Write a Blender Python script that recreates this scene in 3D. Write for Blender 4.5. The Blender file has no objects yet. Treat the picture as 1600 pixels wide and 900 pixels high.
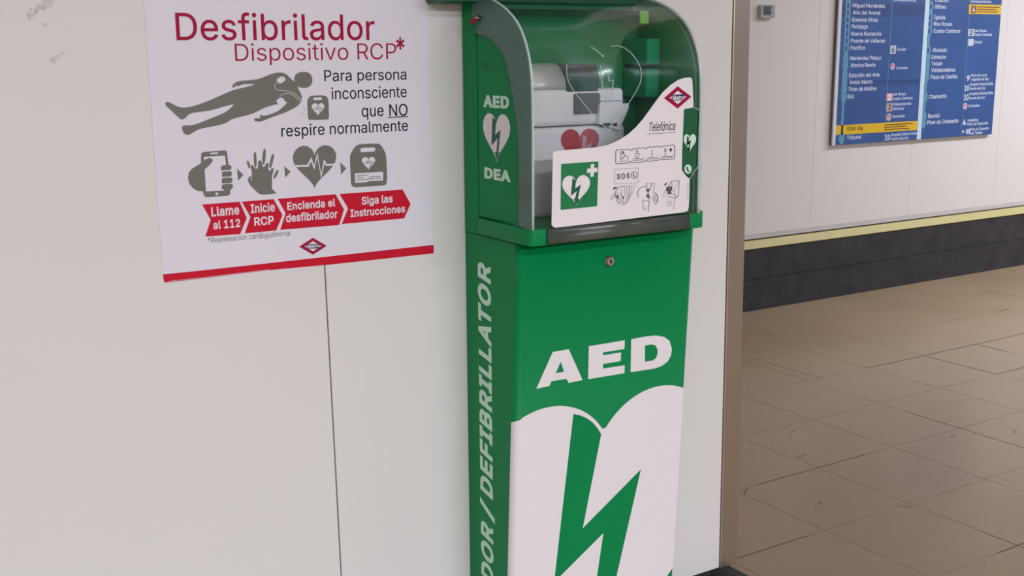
import bpy, bmesh, math, random
from mathutils import Vector, Matrix
from mathutils.geometry import tessellate_polygon

random.seed(4)
scene = bpy.context.scene
COL = scene.collection

# ------------------------------------------------------------------ camera
F_PX = 1820.0
CAM_H = 1.5
PITCH, ROLL, YAW = 0.2027, 0.0062, 0.5704


def cam_axes():
    fw = Vector((math.sin(YAW) * math.cos(PITCH), math.cos(YAW) * math.cos(PITCH), -math.sin(PITCH)))
    rt = Vector((math.cos(YAW), -math.sin(YAW), 0))
    dn = fw.cross(rt)
    c, s = math.cos(ROLL), math.sin(ROLL)
    return c * rt + s * dn, -s * rt + c * dn, fw


AX_R, AX_D, AX_F = cam_axes()
cam_data = bpy.data.cameras.new('camera')
cam = bpy.data.objects.new('camera', cam_data)
COL.objects.link(cam)
cam_data.sensor_width = 36.0
cam_data.lens = F_PX / 1600.0 * 36.0
cam_data.clip_start = 0.02
cam.matrix_world = Matrix(((AX_R.x, -AX_D.x, -AX_F.x, 0), (AX_R.y, -AX_D.y, -AX_F.y, 0),
                           (AX_R.z, -AX_D.z, -AX_F.z, CAM_H), (0, 0, 0, 1)))
scene.camera = cam

# ------------------------------------------------------------------ light and exposure
scene.view_settings.view_transform = 'Standard'
scene.view_settings.look = 'None'
scene.view_settings.gamma = 1.0
scene.view_settings.use_curve_mapping = False
scene.view_settings.exposure = 0.0
scene.cycles.max_bounces = 10
scene.cycles.transparent_max_bounces = 16
scene.cycles.use_denoising = True

world = bpy.data.worlds.new('world')
scene.world = world
world.use_nodes = True
world.node_tree.nodes['Background'].inputs[0].default_value = (.955, 1.02, 1.11, 1)
world.node_tree.nodes['Background'].inputs[1].default_value = 0.34


def area(name, loc, sx, sy, power, color=(.955, 1.02, 1.11), rot=(0, 0, 0)):
    ld = bpy.data.lights.new(name, 'AREA')
    ld.shape = 'RECTANGLE'
    ld.size, ld.size_y, ld.energy, ld.color = sx, sy, power, color
    o = bpy.data.objects.new(name, ld)
    COL.objects.link(o)
    o.location, o.rotation_euler = loc, rot
    return o


CEIL = 2.75
area('tube_light_near', (0.0, -1.5, CEIL - .03), 4.5, 0.25, 70)
area('tube_light_behind', (0.6, -4.0, CEIL - .03), 5.0, 0.3, 435)
area('fill_light_hall', (7.5, -2.0, CEIL - .03), 4.0, 0.3, 85)  # unseen fill, added to light the far wall from the front
area('tube_light_passage', (7.2, 3.2, CEIL - .03), 3.8, 0.25, 80)
area('tube_light_passage_far', (9.4, 3.0, CEIL - .03), 3.0, 0.3, 95)

# ------------------------------------------------------------------ helpers


def lin(c):
    return tuple(((v / 255.0) / 12.92 if v <= 10 else ((v / 255.0 + 0.055) / 1.055) ** 2.4) for v in c)


def set_in(b, names, val):
    for n in names:
        if n in b.inputs:
            b.inputs[n].default_value = val
            return


def mat(name, rgb, rough=.5, metal=0.0, spec=.5, coat=0.0, noise=0.0, scale=20.0, bump=0.0, bscale=200.0):
    """principled material; rgb is a linear base colour; noise varies the colour slightly"""
    m = bpy.data.materials.new(name)
    m.use_nodes = True
    nt = m.node_tree
    b = nt.nodes['Principled BSDF']
    b.inputs['Base Color'].default_value = (*rgb, 1)
    b.inputs['Roughness'].default_value = rough
    b.inputs['Metallic'].default_value = metal
    set_in(b, ('Specular IOR Level', 'Specular'), spec)
    set_in(b, ('Coat Weight', 'Clearcoat'), coat)
    tc = nt.nodes.new('ShaderNodeTexCoord')
    if noise > 0:
        nz = nt.nodes.new('ShaderNodeTexNoise')
        nz.inputs['Scale'].default_value = scale
        nz.inputs['Detail'].default_value = 5
        nt.links.new(tc.outputs['Object'], nz.inputs['Vector'])
        mr = nt.nodes.new('ShaderNodeMapRange')
        mr.inputs[1].default_value, mr.inputs[2].default_value = .3, .7
        mr.inputs[3].default_value, mr.inputs[4].default_value = 1 - noise, 1 + noise
        nt.links.new(nz.outputs[0], mr.inputs[0])
        mx = nt.nodes.new('ShaderNodeVectorMath')
        mx.operation = 'SCALE'
        mx.inputs[0].default_value = rgb
        nt.links.new(mr.outputs[0], mx.inputs['Scale'])
        nt.links.new(mx.outputs[0], b.inputs['Base Color'])
    if bump > 0:
        nb = nt.nodes.new('ShaderNodeTexNoise')
        nb.inputs['Scale'].default_value = bscale
        nt.links.new(tc.outputs['Object'], nb.inputs['Vector'])
        bp = nt.nodes.new('ShaderNodeBump')
        bp.inputs['Strength'].default_value = bump
        bp.inputs['Distance'].default_value = .002
        nt.links.new(nb.outputs[0], bp.inputs['Height'])
        nt.links.new(bp.outputs[0], b.inputs['Normal'])
    return m


def clear_mat(name, tint, refl=.5, rough=.03, veil=0.0, veil_col=(.8, .8, .8)):
    """thin clear plastic sheet: transparent, with a fresnel sheen and an optional milky veil"""
    m = bpy.data.materials.new(name)
    m.use_nodes = True
    nt = m.node_tree
    for n in list(nt.nodes):
        nt.nodes.remove(n)
    out = nt.nodes.new('ShaderNodeOutputMaterial')
    tr = nt.nodes.new('ShaderNodeBsdfTransparent')
    tr.inputs[0].default_value = (*tint, 1)
    gl = nt.nodes.new('ShaderNodeBsdfGlossy')
    gl.inputs['Roughness'].default_value = rough
    gl.inputs[0].default_value = (.95, .97, 1, 1)
    df = nt.nodes.new('ShaderNodeBsdfDiffuse')
    df.inputs[0].default_value = (*veil_col, 1)
    fr = nt.nodes.new('ShaderNodeFresnel')
    fr.inputs[0].default_value = 1.49
    sc = nt.nodes.new('ShaderNodeMath')
    sc.operation = 'MULTIPLY'
    sc.inputs[1].default_value = refl
    nt.links.new(fr.outputs[0], sc.inputs[0])
    m1 = nt.nodes.new('ShaderNodeMixShader')
    m1.inputs[0].default_value = veil
    nt.links.new(tr.outputs[0], m1.inputs[1])
    nt.links.new(df.outputs[0], m1.inputs[2])
    m2 = nt.nodes.new('ShaderNodeMixShader')
    nt.links.new(sc.outputs[0], m2.inputs[0])
    nt.links.new(m1.outputs[0], m2.inputs[1])
    nt.links.new(gl.outputs[0], m2.inputs[2])
    nt.links.new(m2.outputs[0], out.inputs[0])
    return m


# ---- pixel of the 1600x900 photograph -> point on a known plane of the place
def ray(px, py):
    return AX_R * ((px - 800) / F_PX) + AX_D * ((py - 450) / F_PX) + AX_F


def on_y(px, py, Y):
    d = ray(px, py)
    p = d * (Y / d.y)
    return Vector((p.x, p.y, p.z + CAM_H))


def on_x(px, py, X):
    d = ray(px, py)
    p = d * (X / d.x)
    return Vector((p.x, p.y, p.z + CAM_H))


class Surf:
    """a surface with 2D parameters: to2(px) gives parameters, to3(a, b, lift) the point"""


NEAR_Y, FAR_Y = 1.7068, 4.83


class WallPlane(Surf):
    def __init__(s, y):
        s.y = y

    def to2(s, p):
        q = on_y(p[0], p[1], s.y)
        return (q.x, q.z)

    def to3(s, a, b, l):
        return Vector((a, s.y - l, b))

    n = Vector((0, -1, 0))


XL, XR = 1.0, 1.372          # sides of the stand
STAND_TOP = 1.193


def stand_y(z):
    return 1.536 + (1.19 - z) * 0.052


class StandFront(Surf):
    r = .012

    def to2(s, p):
        y = 1.555
        for _ in range(6):
            q = on_y(p[0], p[1], y)
            y = stand_y(q.z)
        return (q.x, q.z)

    def to3(s, a, b, l):
        y = stand_y(b)
        r = s.r
        if a < XL + r:
            t = max(-1, min(0, (a - XL - r) / r))      # walk round the rounded edge
            ang = -t * math.pi / 2
            return Vector((XL + r - (r + l) * math.sin(ang), y + r - (r + l) * math.cos(ang), b))
        return Vector((a, y - l, b))

    n = Vector((0, -1, 0))


class StandSide(Surf):
    def __init__(s, x):
        s.x = x

    def to2(s, p):
        q = on_x(p[0], p[1], s.x)
        return (q.y, q.z)

    def to3(s, a, b, l):
        return Vector((s.x - l, a, b))

    n = Vector((-1, 0, 0))


COVER = [(1.492, 1.2225), (1.492, 1.30), (1.492, 1.3935), (1.4932, 1.44), (1.4957, 1.4665), (1.502, 1.490),
         (1.5108, 1.5087), (1.522, 1.527), (1.538, 1.5432), (1.566, 1.561), (1.6037, 1.5752), (1.635, 1.582),
         (1.662, 1.586)]
CXL, CXR = .9975, 1.335


def cover_y(z):
    if z <= COVER[0][1]:
        return COVER[0][0]
    for (y0, z0), (y1, z1) in zip(COVER, COVER[1:]):
        if z <= z1:
            t = (z - z0) / (z1 - z0)
            return y0 + (y1 - y0) * t
    return COVER[-1][0]


class CoverFront(Surf):
    def to2(s, p):
        y = 1.493
        for _ in range(8):
            q = on_y(p[0], p[1], y)
            y = cover_y(q.z)
        return (q.x, q.z)

    def to3(s, a, b, l):
        d = (cover_y(b + .004) - cover_y(b - .004)) / .008
        n = Vector((0, -1, d)).normalized()
        return Vector((a, cover_y(b), b)) + n * l

    n = Vector((0, -1, .1))


NEAR, FRONT, SIDE, GLASS = WallPlane(NEAR_Y), StandFront(), StandSide(XL), CoverFront()


def crop(pts, ox, oy, s, s2=None):
    s2 = s2 or s
    return [(ox + x * s, oy + y * s2) for x, y in pts]


def smooth(pts, n=2):
    for _ in range(n):
        out = []
        for i in range(len(pts)):
            a, b = pts[i], pts[(i + 1) % len(pts)]
            out.append((a[0] * .75 + b[0] * .25, a[1] * .75 + b[1] * .25))
            out.append((a[0] * .25 + b[0] * .75, a[1] * .25 + b[1] * .75))
        pts = out
    return pts


def ellipse(cx, cy, rx, ry=None, n=24):
    ry = ry or rx
    return [(cx + rx * math.cos(2 * math.pi * i / n), cy + ry * math.sin(2 * math.pi * i / n)) for i in range(n)]


def rrect(x0, y0, x1, y1, r, skew=0.0, n=4):
    """rounded rectangle; skew = rise of the right side (image slope)"""
    out = []
    for cx, cy, a0 in ((x1 - r, y0 + r, -90), (x1 - r, y1 - r, 0), (x0 + r, y1 - r, 90), (x0 + r, y0 + r, 180)):
        for i in range(n + 1):
            a = math.radians(a0 + 90 * i / n)
            out.append((cx + r * math.cos(a), cy + r * math.sin(a)))
    return [(x, y + skew * (x - x0)) for x, y in out]


def heart_unit(n=40):
    out = []
    for i in range(n):
        t = 2 * math.pi * i / n
        x = 16 * math.sin(t) ** 3
        y = 13 * math.cos(t) - 5 * math.cos(2 * t) - 2 * math.cos(3 * t) - math.cos(4 * t)
        out.append((x / 32.0, (y + 17) / 29.0))
    return out


BOLT = [(-.14, .90), (-.01, .82), (-.045, .57), (.16, .69), (.04, .19), (.10, .175), (-.015, .01),
        (-.085, .21), (-.03, .2), (.025, .47), (-.19, .33)]


def box_map(unit, x0, y0, x1, y1, skew=0.0):
    """unit heart box -> pixel box, right side shifted by skew*width"""
    return [(x0 + (u + .5) * (x1 - x0), y1 - v * (y1 - y0) + skew * (u + .5) * (x1 - x0)) for u, v in unit]


# ---- mesh builder: collects faces with material slots and links ONE mesh object
class MB:
    def __init__(s):
        s.v, s.f, s.fm, s.sm, s.mats = [], [], [], [], []

    def mi(s, m):
        if m not in s.mats:
            s.mats.append(m)
        return s.mats.index(m)

    def face(s, pts, m, sm=False):
        i = len(s.v)
        s.v += [Vector(p) for p in pts]
        s.f.append(list(range(i, i + len(pts))))
        s.fm.append(s.mi(m))
        s.sm.append(sm)

    def solid(s, tris, loops, lo, hi, m):
        """tris: index triples into the point list; loops: outline index loops; lo/hi 3D lists"""
        k = s.mi(m)
        b = len(s.v)
        n = len(lo)
        s.v += list(lo) + list(hi)
        for t in tris:
            s.f.append([b + n + i for i in t]); s.fm.append(k); s.sm.append(False)
            s.f.append([b + i for i in reversed(t)]); s.fm.append(k); s.sm.append(False)
        for lp in loops:
            for a, c in zip(lp, lp[1:] + lp[:1]):
                s.f.append([b + a, b + c, b + n + c, b + n + a]); s.fm.append(k); s.sm.append(False)

    def poly2(s, pts, surf, m, lvl=0, holes=(), base=0.0, th=.0004):
        """flat decal: 2D parameter polygon on surf"""
        loops2 = [pts] + [h for h in holes]
        flat = [p for l in loops2 for p in l]
        tris = tessellate_polygon([[Vector((x, y, 0)) for x, y in l] for l in loops2])
        s.k = (getattr(s, 'k', 0) + 1) % 40
        lo_l, hi_l = base - .0001, base + th * (lvl + 1) + s.k * 5e-6      # no two faces share a plane
        lo = [surf.to3(a, b, lo_l) for a, b in flat]
        hi = [surf.to3(a, b, hi_l) for a, b in flat]
        fixed = []
        for t in tris:
            a, b, c = (hi[i] for i in t)
            nn = (b - a).cross(c - a)
            if nn.length < 1e-14:
                continue
            fixed.append(tuple(t) if nn.dot(surf.n) > 0 else tuple(reversed(t)))
        idx, loops = 0, []
        for l in loops2:
            loops.append(list(range(idx, idx + len(l))))
            idx += len(l)
        s.solid(fixed, loops, lo, hi, m)

    def poly(s, px, surf, m, lvl=0, holes=(), base=0.0, th=.0004):
        s.poly2([surf.to2(p) for p in px], surf, m, lvl, [[surf.to2(p) for p in h] for h in holes], base, th)

    def stroke(s, px, w, surf, m, lvl=0, base=0.0, closed=False, th=.0004):
        """polyline of pixel width w, mitred"""
        pts = [Vector(p) for p in px]
        n = len(pts)
        L, R = [], []
        for i, p in enumerate(pts):
            if closed:
                a, b = pts[i - 1], pts[(i + 1) % n]
            else:
                a, b = pts[max(0, i - 1)], pts[min(n - 1, i + 1)]
            d1 = (p - a).normalized() if (p - a).length > 1e-9 else (b - p).normalized()
            d2 = (b - p).normalized() if (b - p).length > 1e-9 else d1
            t = d1 + d2
            t = t.normalized() if t.length > 1e-6 else d1
            nn = Vector((-t.y, t.x))
            k = max(.45, abs(nn.dot(Vector((-d1.y, d1.x)))))
            L.append(p + nn * (w / 2 / k)); R.append(p - nn * (w / 2 / k))
        rng = range(n) if closed else range(n - 1)
        for i in rng:
            j = (i + 1) % n
            s.poly([L[i], L[j], R[j], R[i]], surf, m, lvl, (), base, th)

    def box(s, x0, x1, y0, y1, z0, z1, m):
        p = [Vector((x, y, z)) for z in (z0, z1) for y in (y0, y1) for x in (x0, x1)]
        b = len(s.v)
        s.v += p
        k = s.mi(m)
        for f in ((0, 2, 3, 1), (4, 5, 7, 6), (0, 1, 5, 4), (2, 6, 7, 3), (0, 4, 6, 2), (1, 3, 7, 5)):
            s.f.append([b + i for i in f]); s.fm.append(k); s.sm.append(False)

    def prism(s, pts, axis, a0, a1, m, sm=False):
        """closed outline extruded along an axis: axis 'x' takes (y,z), 'y' takes (x,z), 'z' takes (x,y)"""
        def P(q, a):
            return {'x': Vector((a, q[0], q[1])), 'y': Vector((q[0], a, q[1])), 'z': Vector((q[0], q[1], a))}[axis]
        b, n, k = len(s.v), len(pts), s.mi(m)
        s.v += [P(q, a0) for q in pts] + [P(q, a1) for q in pts]
        for t in tessellate_polygon([[Vector((q[0], q[1], 0)) for q in pts]]):
            s.f.append([b + i for i in t]); s.fm.append(k); s.sm.append(False)
            s.f.append([b + n + i for i in reversed(t)]); s.fm.append(k); s.sm.append(False)
        for i in range(n):
            j = (i + 1) % n
            s.f.append([b + i, b + j, b + n + j, b + n + i]); s.fm.append(k); s.sm.append(sm)

    def disc(s, c, axis, r, h, m, n=24, r2=None):
        """short cylinder (or cone) along axis from centre c"""
        c, ax = Vector(c), Vector(axis).normalized()
        u = ax.orthogonal().normalized()
        w = ax.cross(u)
        r2 = r if r2 is None else r2
        lo = [c + u * (r * math.cos(2 * math.pi * i / n)) + w * (r * math.sin(2 * math.pi * i / n)) for i in range(n)]
        hi = [c + ax * h + u * (r2 * math.cos(2 * math.pi * i / n)) + w * (r2 * math.sin(2 * math.pi * i / n)) for i in range(n)]
        b, k = len(s.v), s.mi(m)
        s.v += lo + hi
        s.f.append([b + i for i in reversed(range(n))]); s.fm.append(k); s.sm.append(False)
        s.f.append([b + n + i for i in range(n)]); s.fm.append(k); s.sm.append(False)
        for i in range(n):
            j = (i + 1) % n
            s.f.append([b + i, b + j, b + n + j, b + n + i]); s.fm.append(k); s.sm.append(True)

    def tube(s, pts, r, m, n=8):
        pts = [Vector(p) for p in pts]
        rings = []
        for i, p in enumerate(pts):
            d = (pts[min(i + 1, len(pts) - 1)] - pts[max(i - 1, 0)]).normalized()
            u = d.orthogonal().normalized()
            if rings:
                u = (prev - d * prev.dot(d)).normalized()
            prev = u
            w = d.cross(u)
            rings.append([p + u * (r * math.cos(2 * math.pi * k / n)) + w * (r * math.sin(2 * math.pi * k / n)) for k in range(n)])
        b, k = len(s.v), s.mi(m)
        for rg in rings:
            s.v += rg
        for i in range(len(rings) - 1):
            for q in range(n):
                s.f.append([b + i * n + q, b + i * n + (q + 1) % n, b + (i + 1) * n + (q + 1) % n, b + (i + 1) * n + q])
                s.fm.append(k); s.sm.append(True)
        s.f.append([b + q for q in reversed(range(n))]); s.fm.append(k); s.sm.append(False)
        s.f.append([b + (len(rings) - 1) * n + q for q in range(n)]); s.fm.append(k); s.sm.append(False)

    # ---- lettering
    def text2(s, body, A, U, V, surf, m, lvl=0, base=0.0, bold=0.0, shear=0.0, space=1.0, unit=None, align='L', th=.0004):
        """A baseline start, U full width vector, V cap-height vector (2D parameters of surf)"""
        vs, tris, umin, umax, cap = glyphs(body, bold, shear, space)
        A, U, V = Vector(A), Vector(U), Vector(V)
        wdt = umax - umin
        if unit:                                   # fixed scale instead of fitting U
            U = U.normalized() * (unit * wdt)
            if align == 'R':
                A = A - U
        pts = [A + U * ((x - umin) / wdt) + V * (y / cap) for x, y in vs]
        hi = [surf.to3(p.x, p.y, base + th * (lvl + 1)) for p in pts]
        lo = [surf.to3(p.x, p.y, base - .0001) for p in pts]
        k = s.mi(m)
        b = len(s.v)
        n = len(hi)
        s.v += hi + lo
        edges = {}
        for t in tris:
            a, c, d = hi[t[0]], hi[t[1]], hi[t[2]]
            if (c - a).cross(d - a).dot(surf.n) < 0:
                t = tuple(reversed(t))
            s.f.append([b + i for i in t]); s.fm.append(k); s.sm.append(False)
            for e in zip(t, t[1:] + t[:1]):
                edges[e] = edges.get(e, 0) + 1
        for (i, j) in edges:
            if (j, i) not in edges:
                s.f.append([b + j, b + i, b + n + i, b + n + j]); s.fm.append(k); s.sm.append(False)
        return U.length / wdt

    def text(s, body, p0, p1, ptop, surf, m, lvl=0, base=0.0, level=True, **kw):
        """fit text between pixels p0 (baseline left) and p1 (baseline right); ptop = top of the capitals above p0"""
        a, b, t = (Vector(surf.to2(p)) for p in (p0, p1, ptop))
        U = b - a
        if level:
            U = Vector((U.x, 0))
        V = Vector((0, (t - a).y))
        return s.text2(body, a, U, V, surf, m, lvl, base, **kw)

    def build(s, name, parent=None, **props):
        me = bpy.data.meshes.new(name)
        me.from_pydata([tuple(v) for v in s.v], [], s.f)
        for m in s.mats:
            me.materials.append(m)
        me.polygons.foreach_set('material_index', s.fm)
        me.polygons.foreach_set('use_smooth', s.sm)
        bm = bmesh.new()
        bm.from_mesh(me)
        bmesh.ops.recalc_face_normals(bm, faces=[f for f in bm.faces]) if props.pop('recalc', False) else None
        bm.to_mesh(me)
        bm.free()
        me.update()
        o = bpy.data.objects.new(name, me)
        COL.objects.link(o)
        if parent:
            o.parent = parent
            M = parent.matrix_world if parent.parent is None else world_of(parent)
            off = M.translation
            me.transform(Matrix.Translation(-off))
        for k2, v2 in props.items():
            o[k2] = v2
        return o


def world_of(o):
    t = Vector(o.location)
    while o.parent:
        o = o.parent
        t += Vector(o.location)
    return Matrix.Translation(t)


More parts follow.
